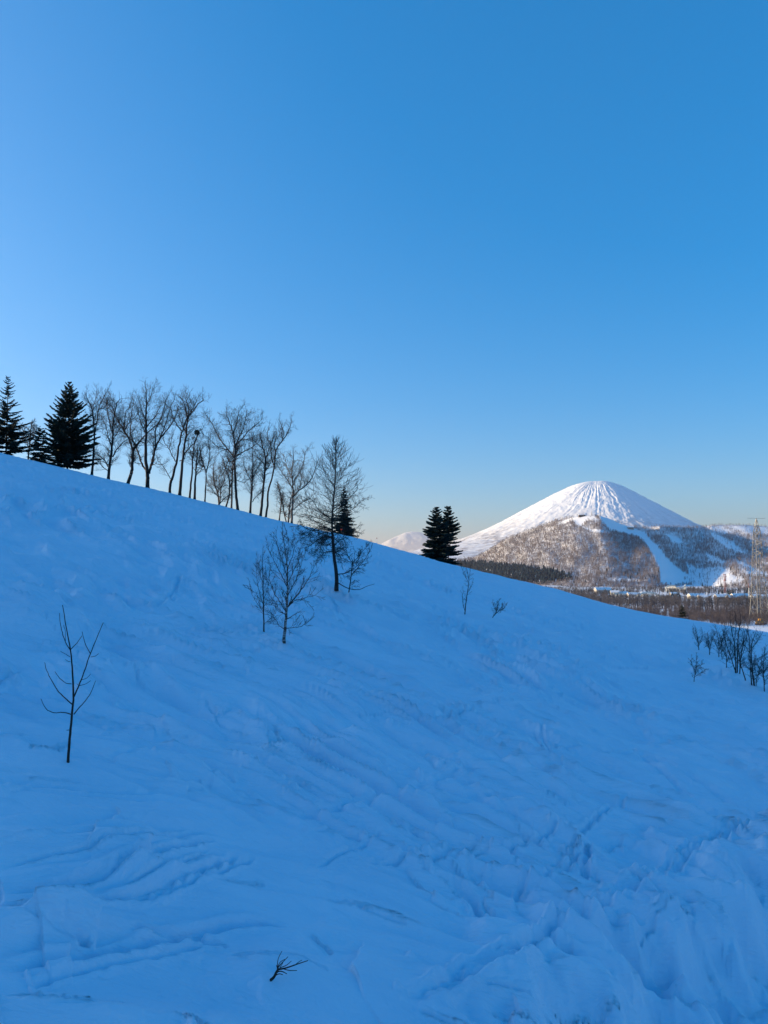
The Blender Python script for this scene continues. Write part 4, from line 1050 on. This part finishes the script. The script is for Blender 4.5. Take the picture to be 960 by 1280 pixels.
# ------------------------------------------------------------------ far woods: masses of trees
def bare_proto(seed, H=1.0, n=26, r=0.012):
    """small bare tree of height 1 as thin three-sided limbs"""
    rnd = np.random.default_rng(seed)
    segs = [(0, 0, -0.05, 0, 0, .5, r * 1.9, r * 1.3), (0, 0, .5, rnd.normal(0, .03), rnd.normal(0, .03), .97, r * 1.3, r * .5)]
    for _ in range(n):
        h = rnd.uniform(.12, .92)
        az = rnd.uniform(0, 6.283); el = rnd.uniform(.5, 1.15); L = rnd.uniform(.18, .42) * (1.15 - .5 * h)
        d = np.array([math.cos(az) * math.cos(el), math.sin(az) * math.cos(el), math.sin(el)])
        p = np.array([0, 0, h]); q = p + d * L
        segs.append((*p, *q, r * .8, r * .45))
        for _ in range(2):
            m = p + (q - p) * rnd.uniform(.3, .8); e = d + rnd.normal(0, .55, 3); e /= np.linalg.norm(e)
            segs.append((*m, *(m + e * L * .55), r * .5, r * .4))
    return tubes(segs, 3)
def cone_proto(seed, tiers=4):
    rnd = np.random.default_rng(seed)
    V = []; Fc = []
    for k in range(tiers):
        z0 = .06 + .8 * k / tiers; z1 = z0 + .42 * (1 - .35 * k / tiers); R_ = .23 * (1 - .78 * k / tiers)
        n = 9; o = len(V)
        V.append((0, 0, min(1.0, z1)))
        for i in range(n):
            a = 6.283 * i / n + rnd.uniform(-.2, .2); rr = R_ * rnd.uniform(.6, 1.25)
            V.append((math.cos(a) * rr, math.sin(a) * rr, z0 + rnd.uniform(-.05, .05)))
        for i in range(n): Fc.append((o, o + 1 + i, o + 1 + (i + 1) % n))
    return np.array(V), np.array(Fc)
def scatter(name, pos, hts, protos, mat, label=None, wide=(0.8, 1.3)):
    rnd = np.random.default_rng(99)
    Vs = []; Fs = []; o = 0
    idx = rnd.integers(0, len(protos), len(pos))
    for pi, (PV, PF) in enumerate(protos):
        sel = np.where(idx == pi)[0]
        if not len(sel): continue
        a = rnd.uniform(0, 6.283, len(sel)); w = hts[sel] * rnd.uniform(wide[0], wide[1], len(sel))
        c, s_ = np.cos(a), np.sin(a)
        X = (PV[None, :, 0] * c[:, None] - PV[None, :, 1] * s_[:, None]) * w[:, None] + pos[sel, 0:1]
        Y = (PV[None, :, 0] * s_[:, None] + PV[None, :, 1] * c[:, None]) * w[:, None] + pos[sel, 1:2]
        Z = PV[None, :, 2] * hts[sel][:, None] + pos[sel, 2:3]
        Vs.append(np.stack([X, Y, Z], -1).reshape(-1, 3))
        Fs.append((PF[None] + (np.arange(len(sel)) * len(PV))[:, None, None] + o).reshape(-1, PF.shape[1]))
        o += len(sel) * len(PV)
    me = mesh_np(name, np.concatenate(Vs), np.concatenate(Fs), smooth=False)
    return link(name, me, M[mat], kind='stuff', label=label)

# the hill's woods
def hill_samples(n, seed):
    """points spread evenly over the hill's real surface, with the pixel each is seen at"""
    rnd = np.random.default_rng(seed)
    A = HP[:-1, :-1]; B = HP[:-1, 1:]; C = HP[1:, :-1]
    ar = np.linalg.norm(np.cross(B - A, C - A), axis=-1)
    cdf = np.cumsum(ar.ravel()); cdf /= cdf[-1]
    q = np.searchsorted(cdf, rnd.random(n))
    i, j = np.unravel_index(q, ar.shape)
    fu, fv = rnd.random(n)[:, None], rnd.random(n)[:, None]
    def mix(G):
        G = G if G.ndim == 3 else G[..., None]
        return (G[i, j] * (1 - fu) + G[i, j + 1] * fu) * (1 - fv) + (G[i + 1, j] * (1 - fu) + G[i + 1, j + 1] * fu) * fv
    return mix(HP), mix(HX)[:, 0], mix(HPY)[:, 0], rnd
CONIF = [(560, 704), (590, 703), (615, 704.5), (640, 708), (660, 709), (680, 712), (700, 716), (712, 720), (716, 725), (700, 727), (680, 731), (640, 730), (560, 730)]
def hill_woods():
    P, px, py, rnd = hill_samples(130000, 501)
    om = open_mask(px, py); cf = in_poly(px, py, CONIF)
    dens = 0.42 + 0.34 * sstep(-.5, .3, fbm(px / 10, py / 5, 3, 511))
    dens = np.where((px - edge1(py) > 0) & (px > 800), dens * .66, dens)
    dens = np.where((px > 868) & (py < 669), .2, dens)
    
    keep = (~om) & (~cf) & (rnd.random(len(px)) < dens)
    sparse = om & (rnd.random(len(px)) < .05)
    keep |= sparse & (px > 855)
    h = rnd.uniform(8, 14, len(px))
    protos = [bare_proto(600 + i, n=8, r=.02) for i in range(5)]
    scatter('hill_wood', P[keep], h[keep], protos, 'wood_grey', 'bare grey woods covering the ski hill')
    k2 = cf & (rnd.random(len(px)) < .42)
    scatter('conifer_wood', P[k2], rnd.uniform(9, 24, k2.sum()), [cone_proto(650 + i) for i in range(5)], 'far_needle', 'dark blue green conifer wood at the foot of the ski hill')
    # a few dark firs among the bare woods of the hill's foot
    k3 = (py > 712) & (px > 700) & (~om) & (rnd.random(len(px)) < .012)
    scatter('scattered_conifers', P[k3], rnd.uniform(9, 15, k3.sum()), [cone_proto(660 + i) for i in range(3)], 'far_needle', 'scattered dark conifers at the foot of the ski hill')
hill_woods()

def valley_woods():
    rnd = np.random.default_rng(521)
    # the brown wood just beyond the slope, right
    n = 3200
    y = rnd.uniform(325, 555, n); u = rnd.uniform(.27, .75, n)
    near_edge = 345 + 60 * gnoise(u * 9, y * 0, 5) * .3
    x = u * y
    px = 480 + F * u
    # clearing under the pylon and open snow in front of the wood
    lim = np.interp(px, [730, 800, 870, 930, 1100], [430, 420, 385, 338, 325])
    keep = (y > lim)
    x, y = x[keep], y[keep]
    P = np.stack([x, y, valley_z(x, y)], -1)
    h = rnd.uniform(3.0, 6.0, len(x)) * np.interp(y, [325, 380, 600], [.5, 1, 1.05])
    scatter('brown_wood', P, h, [bare_proto(700 + i, n=44, r=.0075) for i in range(8)], 'wood_brush', 'brown bare wood in the valley just beyond the slope')
    # patchy woods further out on the valley floor
    n = 12000
    y = rnd.uniform(620, 2250, n); u = rnd.uniform(.15, .62, n); x = u * y
    dens = sstep(-.35, .2, fbm(x / 120, y / 120, 3, 531))
    # open grounds of the resort
    op = (np.hypot((x - .435 * y) / (.045 * y), (y - 1250) / 350) < 1) | (np.hypot((x - .37 * y) / (.03 * y), (y - 1500) / 200) < 1)
    dens = np.where(op, .05, dens * .8)
    pxx = 480 + F * u
    dens = np.where((pxx > 758) & (pxx < 864) & (y > 1100) & (y < 1500), dens * .15, dens)
    keep = rnd.random(n) < dens
    P = np.stack([x, y, valley_z(x, y)], -1)[keep]
    scatter('valley_wood', P, rnd.uniform(7, 12, len(P)), [bare_proto(720 + i, n=14, r=.015) for i in range(5)], 'valley_twig', 'patches of bare wood on the valley floor round the resort')
valley_woods()

# ------------------------------------------------------------------ things in the valley
def vat(px, y):
    u = (px - 480) / F
    return np.array([u * y, y, float(valley_z(np.array([u * y]), np.array([y]))[0])])
def vpix(px, py):
    """where the ray through a pixel meets the valley floor"""
    u, v = UV(px, py)
    ys = np.linspace(300, 2400, 1200)
    d = valley_z(u * ys, ys) - v * ys
    k = np.argmax(d > 0) if (d > 0).any() else -1
    return np.array([u * ys[k], ys[k], v * ys[k]])

# single dark conifers on the valley floor
def far_fir(px, py_base, h_px, label, group, seed, mat='far_needle', base=None):
    b = vpix(px, py_base) if base is None else base
    H = h_px * b[1] / F
    V, Fc = cone_proto(seed, 5)
    t = thing('fir_tree', b, label, 'tree', group)
    link('crown', mesh_np('crown', V * H, Fc, False), M[mat], t)
    link('trunk', seg_mesh('trunk', [(0, 0, -.5, 0, 0, .25 * H, .02 * H, .015 * H)], 5), M['bark'], t)
    return t
b = np.array([*(UV(853, 771)[0] * 372, 372), 0]); b[2] = float(valley_z(b[:1], b[1:2])[0])
k = b[1] / F
conifer('fir_tree', 'single dark green fir at the edge of the brown wood beyond the slope', b, 26 * k, [(0, 8 * k), (.2, 7.5 * k), (.5, 5.5 * k), (.8, 3 * k), (1, .6 * k)], None, 17, whorls=18, per=10, full=1.5, rise=.2, sag=.25, mess=.2)
FG = 'small dark conifers in the resort grounds'
FL = 'small dark conifer among the snowy resort grounds in the valley'
rf = np.random.default_rng(9)
proto_fir = None
spots = [(878, 733), (881.5, 735), (884, 735.5), (886.5, 736), (889, 736), (917, 745), (918.5, 748), (916, 742), (919, 741)]
spots += [(x, rf.uniform(739, 756)) for x in np.concatenate([rf.uniform(886, 914, 26), rf.uniform(722, 760, 16), rf.uniform(806, 862, 48), rf.uniform(762, 806, 30), rf.uniform(918, 945, 14)])]
for i, (x, y) in enumerate(spots):
    b = vpix(x, y); H = rf.uniform(3.6, 7.5) * b[1] / F
    if proto_fir is None:
        proto_fir = thing('fir_tree', b, FL, 'tree', FG)
        V, Fc = cone_proto(800, 5)
        link('crown', mesh_np('crown', V * 10, Fc, False), M['far_needle'], proto_fir)
        link('trunk', seg_mesh('trunk', [(0, 0, -.5, 0, 0, 2.5, .2, .15)], 5), M['bark'], proto_fir)
        o = proto_fir
    else:
        o = proto_fir.copy(); COL.objects.link(o)
        for c in proto_fir.children:
            d = c.copy(); COL.objects.link(d); d.parent = o
    o.location = b; o.scale = (H / 10,) * 3; o.rotation_euler = (0, 0, rf.uniform(0, 6.28))

# resort buildings
BGp = 'resort buildings in the valley'
def house(px, y, w, d, h, label, wall='wall_pale', rz=0.0, roof_h=None, name='house', flat=False):
    b = vat(px, y)
    t = thing(name, b, label, 'building', BGp, rz)
    m = MB(); m.box((0, 0, h / 2 - 1), (w, d, h + 2))
    rh = roof_h if roof_h is not None else .28 * d
    if not flat:
        m.add([(-w / 2, -d / 2, h), (-w / 2, d / 2, h), (-w / 2, 0, h + rh), (w / 2, -d / 2, h), (w / 2, d / 2, h), (w / 2, 0, h + rh)], [(0, 2, 1), (3, 4, 5)])
    link('wall', m.mesh('wall'), M[wall], t)
    m = MB()
    if flat:
        m.box((0, 0, h + .45), (w + .6, d + .6, .9))
    else:
        e = .7
        P = [(-w / 2 - e, -d / 2 - e, h - .25), (w / 2 + e, -d / 2 - e, h - .25), (w / 2 + e, 0, h + rh + .15), (-w / 2 - e, 0, h + rh + .15), (-w / 2 - e, d / 2 + e, h - .25), (w / 2 + e, d / 2 + e, h - .25)]
        Q = [(x_, y_, z_ + .6) for x_, y_, z_ in P]
        m.add(P + Q, [(6, 7, 8, 9), (9, 8, 11, 10), (1, 0, 3, 2), (2, 3, 4, 5), (0, 1, 7, 6), (5, 4, 10, 11), (1, 2, 8, 7), (2, 5, 11, 8), (3, 0, 6, 9), (4, 3, 9, 10)])
    link('roof', m.mesh('roof'), M['roof_snow'], t)
    nf = max(1, int(h / 3.2))
    wm = None
    for f in range(nf):
        for i in range(max(2, int(w / 4.5))):
            x_ = -w / 2 + (i + .5) * w / max(2, int(w / 4.5))
            if wm is None:
                q = MB(); q.box((0, 0, 0), (1.5, .16, 1.4)); wm = q.mesh('window'); wm.materials.append(M['glass'])
            o = bpy.data.objects.new('window', wm); COL.objects.link(o); o.parent = t
            o.location = (x_, -d / 2 - .02, 1.7 + f * 3.1)
    return t
house(752, 1650, 34, 16, 8, 'long low pale lodge at the left end of the resort', rz=.1)
house(767, 1500, 16, 12, 9, 'pale gabled block beside the long low lodge', rz=-.2)
house(776, 1560, 26, 12, 7, 'cream hall under the left roller coaster track', rz=.15)
house(790, 1480, 22, 12, 6, 'cream ticket hall below the high track arch', rz=0)
house(806, 1540, 18, 12, 6, 'small white hall between the two coaster arches', rz=-.1)
house(840, 1430, 12, 9, 5, 'little white hut right of the coaster tracks')
house(868, 1300, 26, 13, 6, 'long pale house at the foot of the ski piste', rz=.12)
house(878, 1230, 18, 11, 5, 'pale house with snowy roof in front of the open snow field', rz=-.1)
house(900, 1180, 20, 12, 5, 'wide snow roofed house behind the row of dark conifers', wall='wall_dark')
house(922, 1220, 26, 12, 6, 'long pale house below the tall thin mast', rz=.1)
house(948, 1130, 24, 12, 6, 'white house seen between the pylon legs', rz=-.08)
house(912, 1130, 14, 10, 4.5, 'low dark cabin with thick snow on the roof, near the conifer row', wall='wall_dark', rz=.2)

def on_hill(px, py):
    return hillP(np.array([px]), np.array([py]))[0]
def hill_house(px, py, w, d, h, label, name, wall, flat=True):
    b = on_hill(px, py)
    t = thing(name, b, label, 'building', 'lift buildings on the ski hill')
    m = MB(); m.box((0, 0, h / 2 - 2), (w, d, h + 4)); link('wall', m.mesh('wall'), M[wall], t)
    m = MB(); m.box((0, 0, h + .8), (w + 1.5, d + 1.5, 1.6)); link('roof', m.mesh('roof'), M['roof_snow'], t)
    q = MB(); q.box((0, -d / 2 - .06, h * .5), (w * .8, .2, h * .35)); link('window', q.mesh('window'), M['glass'], t)
hill_house(727.5, 645.6, 34, 14, 8, 'long dark summit station on top of the ski hill', 'summit_station', 'wall_dark')
hill_house(788, 661.5, 32, 16, 10, 'white snow covered lift station on the shoulder right of the piste top', 'lift_station', 'wall_pale')
def mast(px, py, H, label, hill=True):
    b = on_hill(px, py) if hill else vat(px, py)
    t = thing('radio_mast', b, label, 'mast', 'masts on the ski hill')
    m = MB()
    for a in range(3):
        an = a * 2.094
        m.tube([(1.6 * math.cos(an), 1.6 * math.sin(an), -2), (.35 * math.cos(an), .35 * math.sin(an), H)], [.35, .2], 5)
    for z in np.arange(1, H - 1, 3.5):
        r0 = 1.6 + (.35 - 1.6) * (z + 2) / (H + 2); r1 = 1.6 + (.35 - 1.6) * (z + 5.5) / (H + 2)
        for a in range(3):
            a0 = a * 2.094; a1 = (a + 1) * 2.094
            m.tube([(r0 * math.cos(a0), r0 * math.sin(a0), z), (r1 * math.cos(a1), r1 * math.sin(a1), min(H, z + 3.5))], .13, 4)
    link('lattice', m.mesh('lattice'), M['steel'], t)
    m = MB(); m.tube([(0, 0, H), (0, 0, H + 5)], .15, 5); m.tube([(.9, 0, H * .7 - .9), (.9, 0, H * .7 + .9)], .9, 8)
    link('antenna', m.mesh('antenna'), M['steel'], t)
mast(739.5, 645, 28, 'left one of the two masts on the ski hill summit')
mast(750.5, 645.3, 22, 'right one of the two masts on the ski hill summit, above the piste')

def lift_tower(px, py, H, label):
    b = on_hill(px, py)
    t = thing('lift_tower', b, label, 'lift tower', 'ski lift towers')
    m = MB(); m.tube([(0, 0, -2), (0, 0, H)], [.7, .5], 8); link('pole', m.mesh('pole'), M['steel'], t)
    m = MB(); m.box((0, 0, H + .2), (6.5, .5, .5)); m.box((-3, 0, H - .3), (.35, 3.2, .5)); m.box((3, 0, H - .3), (.35, 3.2, .5)); link('crossarm', m.mesh('crossarm'), M['steel'], t)
for i, (x, y, H, lab) in enumerate([(874, 724, 26, 'left lift tower on the sunlit snow right of the piste'), (884.5, 722, 22, 'right lift tower on the sunlit snow right of the piste')]):
    lift_tower(x, y, H, lab)
def drop_tower():
    b = vat(904.5, 1750); H = 42
    t = thing('drop_tower', b, 'red lattice ride tower standing in front of the sunlit snow', 'tower')
    for sx in (-1, 1):
        for sy in (-1, 1):
            m = MB(); m.tube([(sx * 1.9, sy * 1.9, -2), (sx * 1.5, sy * 1.5, H)], .3, 5); link('leg', m.mesh('leg'), M['red_steel'], t)
    m = MB()
    for z in np.arange(0, H - 3, 4.5):
        for s_ in (-1, 1):
            m.tube([(-1.7, s_ * 1.7, z), (1.7, s_ * 1.7, z + 4.5)], .16, 4); m.tube([(1.7, s_ * 1.7, z), (-1.7, s_ * 1.7, z + 4.5)], .16, 4)
            m.tube([(s_ * 1.7, -1.7, z), (s_ * 1.7, 1.7, z + 4.5)], .16, 4)
    link('bracing', m.mesh('bracing'), M['red_steel'], t)
    m = MB(); m.box((0, 0, H + 1.2), (4.2, 4.2, 1.6)); link('crown_platform', m.mesh('crown_platform'), M['red_steel'], t)
    m = MB(); m.tube([(0, 0, 29), (0, 0, 31.5)], 3.0, 14); link('gondola', m.mesh('gondola'), M['red_steel'], t)
drop_tower()
def thin_mast():
    b = vat(934, 1000)
    t = thing('lamp_mast', b, 'tall thin pale mast with red top, left of the pylon', 'mast')
    H = 27
    m = MB(); m.tube([(0, 0, -1), (0, 0, H * .78)], [.5, .36], 8); link('pole', m.mesh('pole'), M['white_paint'], t)
    m = MB(); m.tube([(0, 0, H * .78), (0, 0, H)], [.37, .3], 8); m.box((0, 0, H * .8), (2.6, 1.0, .7)); link('top', m.mesh('top'), M['red_steel'], t)
    b = vat(881.5, 1230)
    t = thing('lamp_mast', b, 'short pale mast in the snow field beside the conifer row', 'mast')
    m = MB(); m.tube([(0, 0, -1), (0, 0, 14)], [.45, .3], 8); link('pole', m.mesh('pole'), M['white_paint'], t)
    m = MB(); m.box((0, 0, 14.2), (2.4, .8, .8)); link('lamp', m.mesh('lamp'), M['steel'], t)
thin_mast()

# roller coasters
def coaster(pts, y, label, twist=0.4, cross=None):
    """pts: pixel polyline of the track"""
    u0 = UV(pts[0][0], 745)[0]
    n = len(pts)
    P = []
    for i, (px, py) in enumerate(pts):
        yy = y + twist * (i - n / 2) * 9
        u, v = UV(px, py); P.append((u * yy, yy, v * yy))
    P = smooth_poly(P, 6)
    c = P.mean(0); g = float(valley_z(c[:1], c[1:2])[0])
    b = np.array([c[0], c[1], g])
    t = thing('roller_coaster', b, label, 'roller coaster', 'roller coasters of the amusement park')
    L = P - b
    m = MB()
    d = np.gradient(L, axis=0); s_ = np.cross(d, UP); s_ /= np.linalg.norm(s_, axis=1, keepdims=True)
    for off in (-1.1, 1.1): m.tube([tuple(p) for p in L + s_ * off], .6, 5)
    m.tube([tuple(p) for p in L - UP * 1.5], 1.3, 6)
    link('track', m.mesh('track', True), M['white_paint'], t)
    for i in range(0, len(L), max(1, len(L) // 14)):
        p = L[i]
        gz = float(valley_z(np.array([p[0] + b[0]]), np.array([p[1] + b[1]]))[0]) - b[2]
        if p[2] - gz < 2: continue
        m = MB()
        for s2 in (-1, 1): m.tube([(p[0] + s2 * 2.0, p[1], gz - 1), (p[0] + s2 * .6, p[1], p[2] - .6)], .28, 4)
        m.tube([(p[0] - 1.4, p[1], (p[2] + gz) / 2), (p[0] + 1.4, p[1], (p[2] + gz) / 2)], .22, 4)
        link('support', m.mesh('support'), M['white_paint'], t)
coaster([(796, 745), (800, 742), (806, 740.5), (813, 740.2), (820, 742), (826, 745), (829, 749), (831, 753)], 1450, 'big white roller coaster arch in the middle of the resort')
coaster([(767, 741.5), (778, 742), (788, 743), (794, 745), (798, 748), (802, 752)], 1500, 'pale long roller coaster track left of the big arch')
coaster([(800, 749), (806, 746.5), (813, 744), (818, 749), (822, 751), (826, 747)], 1400, 'lower inner coaster loop beneath the big arch', .8)
coaster([(832, 748), (835, 745.5), (840, 744.8), (844, 746), (848, 745), (852, 744.5)], 1420, 'small white coaster hump right of the big arch')
coaster([(832, 734), (835, 732), (839, 731.2), (843, 731.5), (846, 734)], 1900, 'pale coaster arch far back at the foot of the piste')
coaster([(848, 735), (852, 735), (855, 733), (857, 730.5)], 1880, 'curled end of a pale track near the piste foot')

# power pylon at the right edge
def pylon():
    y = 400.0; k = y / F
    u = UV(949.5, 773)[0]
    b = np.array([u * y, y, float(valley_z(np.array([u * y]), np.array([y]))[0])])
    top = UV(949.3, 648)[1] * y - b[2]
    t = thing('power_pylon', b, 'tall grey lattice power pylon at the right edge', 'pylon', None, R(8))
    def half(z):   # half width at height z
        return np.interp(z, [0, .32 * top, .55 * top, .85 * top, .93 * top], [8.4 * k, 5.6 * k, 4.6 * k, 3.2 * k, 1.7 * k])
    zs = [0, .13, .25, .36, .46, .55, .63, .7, .77, .83, .88, .93]
    zs = [z * top for z in zs]
    for sx in (-1, 1):
        for sy in (-1, 1):
            m = MB(); m.tube([(sx * half(z), sy * half(z), z - (1.5 if z == 0 else 0)) for z in zs], [.24 - .12 * z / top for z in zs], 6)
            link('leg', m.mesh('leg'), M['steel'], t)
    m = MB()
    for i in range(len(zs) - 1):
        a, c = half(zs[i]), half(zs[i + 1])
        for f in range(4):
            def cor(q, h, z): x_, y_ = [(-1, -1), (1, -1), (1, 1), (-1, 1)][q % 4]; return (x_ * h, y_ * h, z)
            m.tube([cor(f, a, zs[i]), cor(f + 1, c, zs[i + 1])], .1, 4); m.tube([cor(f + 1, a, zs[i]), cor(f, c, zs[i + 1])], .1, 4)
            m.tube([cor(f, c, zs[i + 1]), cor(f + 1, c, zs[i + 1])], .1, 4)
    link('bracing', m.mesh('bracing'), M['steel'], t)
    m = MB(); h = half(.93 * top)
    for sx in (-1, 1):
        for sy in (-1, 1): m.tube([(sx * h, sy * h, .93 * top), (0, 0, top)], .16, 5)
    link('peak', m.mesh('peak'), M['steel'], t)
    # cross-arms run almost along the line of sight
    for z, L in ((.86 * top, 7.0), (.76 * top, 8.5), (.66 * top, 7.0)):
        for s_ in (-1, 1):
            m = MB(); hh = half(z)
            e = (s_ * L * .34, s_ * L * .94, z + .3)
            for q in (-1, 1):
                m.tube([(q * hh, s_ * hh, z - .9), e], .13, 5); m.tube([(q * hh, s_ * hh, z + 1.3), e], .13, 5)
            m.tube([(-hh, s_ * hh, z), (hh * .2 + e[0] * .5, s_ * hh * .5 + e[1] * .5, z + .2)], .1, 4)
            o = link('crossarm', m.mesh('crossarm'), M['steel'], t)
            m = MB(); m.tube([(e[0], e[1], z + .2), (e[0], e[1], z - 1.9)], [.14, .14], 6)
            for q in range(6): m.tube([(e[0], e[1], z - .3 * q - .2), (e[0], e[1], z - .3 * q - .32)], .3, 8)
            link('insulator', m.mesh('insulator'), M['bark_grey'], o)
    m = MB(); m.box((0, 0, top + .05), (10.5, .14, .14)); link('earth_wire_arm', m.mesh('earth_wire_arm'), M['steel'], t)
    return b
PYB = pylon()
def hut():
    p = UV(949.6, 773)[0]; y = 372.0
    b = np.array([p * y, y, float(valley_z(np.array([p * y]), np.array([y]))[0])])
    t = thing('snow_groomer', b, 'small yellow tracked machine parked at the foot of the pylon', 'machine', None, R(25))
    for s_ in (-1, 1):
        m = MB(); P = []
        for i in range(20):
            a = i * 6.283 / 20; P.append((math.cos(a) * 1.5 + (.6 if math.cos(a) > 0 else -.6), math.sin(a) * .55 + .55))
        n = len(P)
        vs = [(x_, s_ * 1.0 - .35, z_) for x_, z_ in P] + [(x_, s_ * 1.0 + .35, z_) for x_, z_ in P]
        m.add(vs, [tuple(range(n)), tuple(reversed(range(n, 2 * n)))] + [(i, i + n, (i + 1) % n + n, (i + 1) % n) for i in range(n)])
        link('track', m.mesh('track'), M['dark_cloth'], t)
    m = MB(); m.box((0, 0, 1.35), (3.4, 2.1, .9)); m.box((-.9, 0, 2.0), (1.4, 1.9, .4)); link('body', m.mesh('body'), M['yellow'], t)
    m = MB(); m.box((.55, 0, 2.45), (1.5, 1.9, 1.3)); m.box((.55, 0, 3.16), (1.7, 2.1, .14)); link('cab', m.mesh('cab'), M['yellow'], t)
    m = MB()
    for s_ in (-1, 1): m.box((.55, s_ * .97, 2.55), (1.1, .06, .8))
    m.box((1.32, 0, 2.55), (.06, 1.6, .8)); link('window', m.mesh('window'), M['glass'], t)
    m = MB(); m.box((2.5, 0, .7), (.2, 3.2, .9)); m.tube([(1.7, .6, 1), (2.45, .6, .7)], .1, 6); m.tube([(1.7, -.6, 1), (2.45, -.6, .7)], .1, 6); link('blade', m.mesh('blade'), M['steel'], t)
hut()

# marker pole on the skyline
b = crest(471, 1.01)
t = thing('marker_pole', b, 'short thin marker pole on the skyline right of the larch', 'pole')
m = MB(); m.tube([(0, 0, -.3), (0, 0, 1.5)], .05, 6); link('pole', m.mesh('pole'), M['white_paint'], t)
m = MB(); m.tube([(0, 0, 1.2), (0, 0, 1.52)], .09, 8); link('cap', m.mesh('cap'), M['red_steel'], t)

# skier in a red jacket standing just over the skyline
def skier():
    b = crest(427, 1.022)
    t = thing('person', b, 'person in red ski jacket and dark trousers on the skyline by the small fir', 'person', None, R(-30))
    def skin(name, verts, edges, mat, parent, lev=2):
        me = bpy.data.meshes.new(name)
        me.from_pydata([v[:3] for v in verts], edges, [])
        o = link(name, me, mat, parent)
        bm = bmesh.new(); bm.from_mesh(me)
        lay = bm.verts.layers.skin.verify()
        bm.verts.ensure_lookup_table()
        for i, v in enumerate(bm.verts):
            r = verts[i][3]; v[lay].radius = (r, r)
        bm.verts[0][lay].use_root = True
        bm.to_mesh(me); bm.free()
        md = o.modifiers.new('skin', 'SKIN'); md.use_smooth_shade = True
        o.modifiers.new('sub', 'SUBSURF').levels = lev
        o.modifiers['sub'].render_levels = lev
        return o
    V = [(0, 0, .92, .135), (0, 0, 1.15, .13), (0, 0, 1.38, .14), (0, 0, 1.5, .065), (0, .01, 1.62, .095), (0, .01, 1.72, .08),
         (-.17, 0, 1.4, .07), (-.27, .03, 1.14, .05), (-.22, .2, .95, .04), (.17, 0, 1.4, .07), (.27, .03, 1.14, .05), (.22, .2, .95, .04),
         (-.1, 0, .85, .09), (-.11, .06, .48, .065), (-.11, 0, .1, .05), (-.11, .12, .05, .045), (.1, 0, .85, .09), (.11, .06, .48, .065), (.11, 0, .1, .05), (.11, .12, .05, .045)]
    E = [(0, 1), (1, 2), (2, 3), (3, 4), (4, 5), (2, 6), (6, 7), (7, 8), (2, 9), (9, 10), (10, 11), (0, 12), (12, 13), (13, 14), (14, 15), (0, 16), (16, 17), (17, 18), (18, 19)]
    body = skin('body', V, E, M['dark_cloth'], t)
    J = [(0, 0, .86, .165), (0, 0, 1.15, .16), (0, 0, 1.38, .165), (0, 0, 1.49, .085), (-.18, 0, 1.4, .085), (-.28, .03, 1.14, .066), (-.23, .18, .98, .056), (.18, 0, 1.4, .085), (.28, .03, 1.14, .066), (.23, .18, .98, .056)]
    skin('jacket', J, [(0, 1), (1, 2), (2, 3), (2, 4), (4, 5), (5, 6), (2, 7), (7, 8), (8, 9)], M['red_cloth'], t)
    skin('helmet', [(0, -.005, 1.66, .11), (0, -.005, 1.73, .1)], [(0, 1)], M['teal_cloth'], t)
    skin('face', [(0, .075, 1.58, .06), (0, .08, 1.63, .06)], [(0, 1)], M['skin'], t)
    m = MB(); m.box((0, .13, 1.655), (.15, .05, .07)); link('goggles', m.mesh('goggles'), M['dark_cloth'], t)
    for s_ in (-1, 1):
        m = MB(); m.box((s_ * .11, .1, .015), (.09, 1.5, .02)); m.tube([(s_ * .11, .85, .015), (s_ * .11, .95, .06)], .03, 6)
        o = link('ski', m.mesh('ski'), M['dark_cloth'], t)
        m = MB(); m.tube([(s_ * .24, .22, 1.0), (s_ * .34, .3, .0)], .012, 5); link('ski_pole', m.mesh('ski_pole'), M['steel'], t)
skier()

# ------------------------------------------------------------------ haze: the valley air
def build_haze():
    m = bpy.data.materials.new('haze'); m.use_nodes = True
    nt = m.node_tree; nt.nodes.clear()
    out = nt.nodes.new('ShaderNodeOutputMaterial')
    pv = nt.nodes.new('ShaderNodeVolumePrincipled')
    pv.inputs['Color'].default_value = (0.75, 0.72, 0.77, 1)
    pv.inputs['Density'].default_value = HAZE
    pv.inputs['Anisotropy'].default_value = 0.2
    nt.links.new(pv.outputs[0], out.inputs['Volume'])
    b = MB(); b.box((0, 0, 795), (240000, 240000, 1830))
    link('haze', b.mesh('haze'), m, kind='stuff')
build_haze()
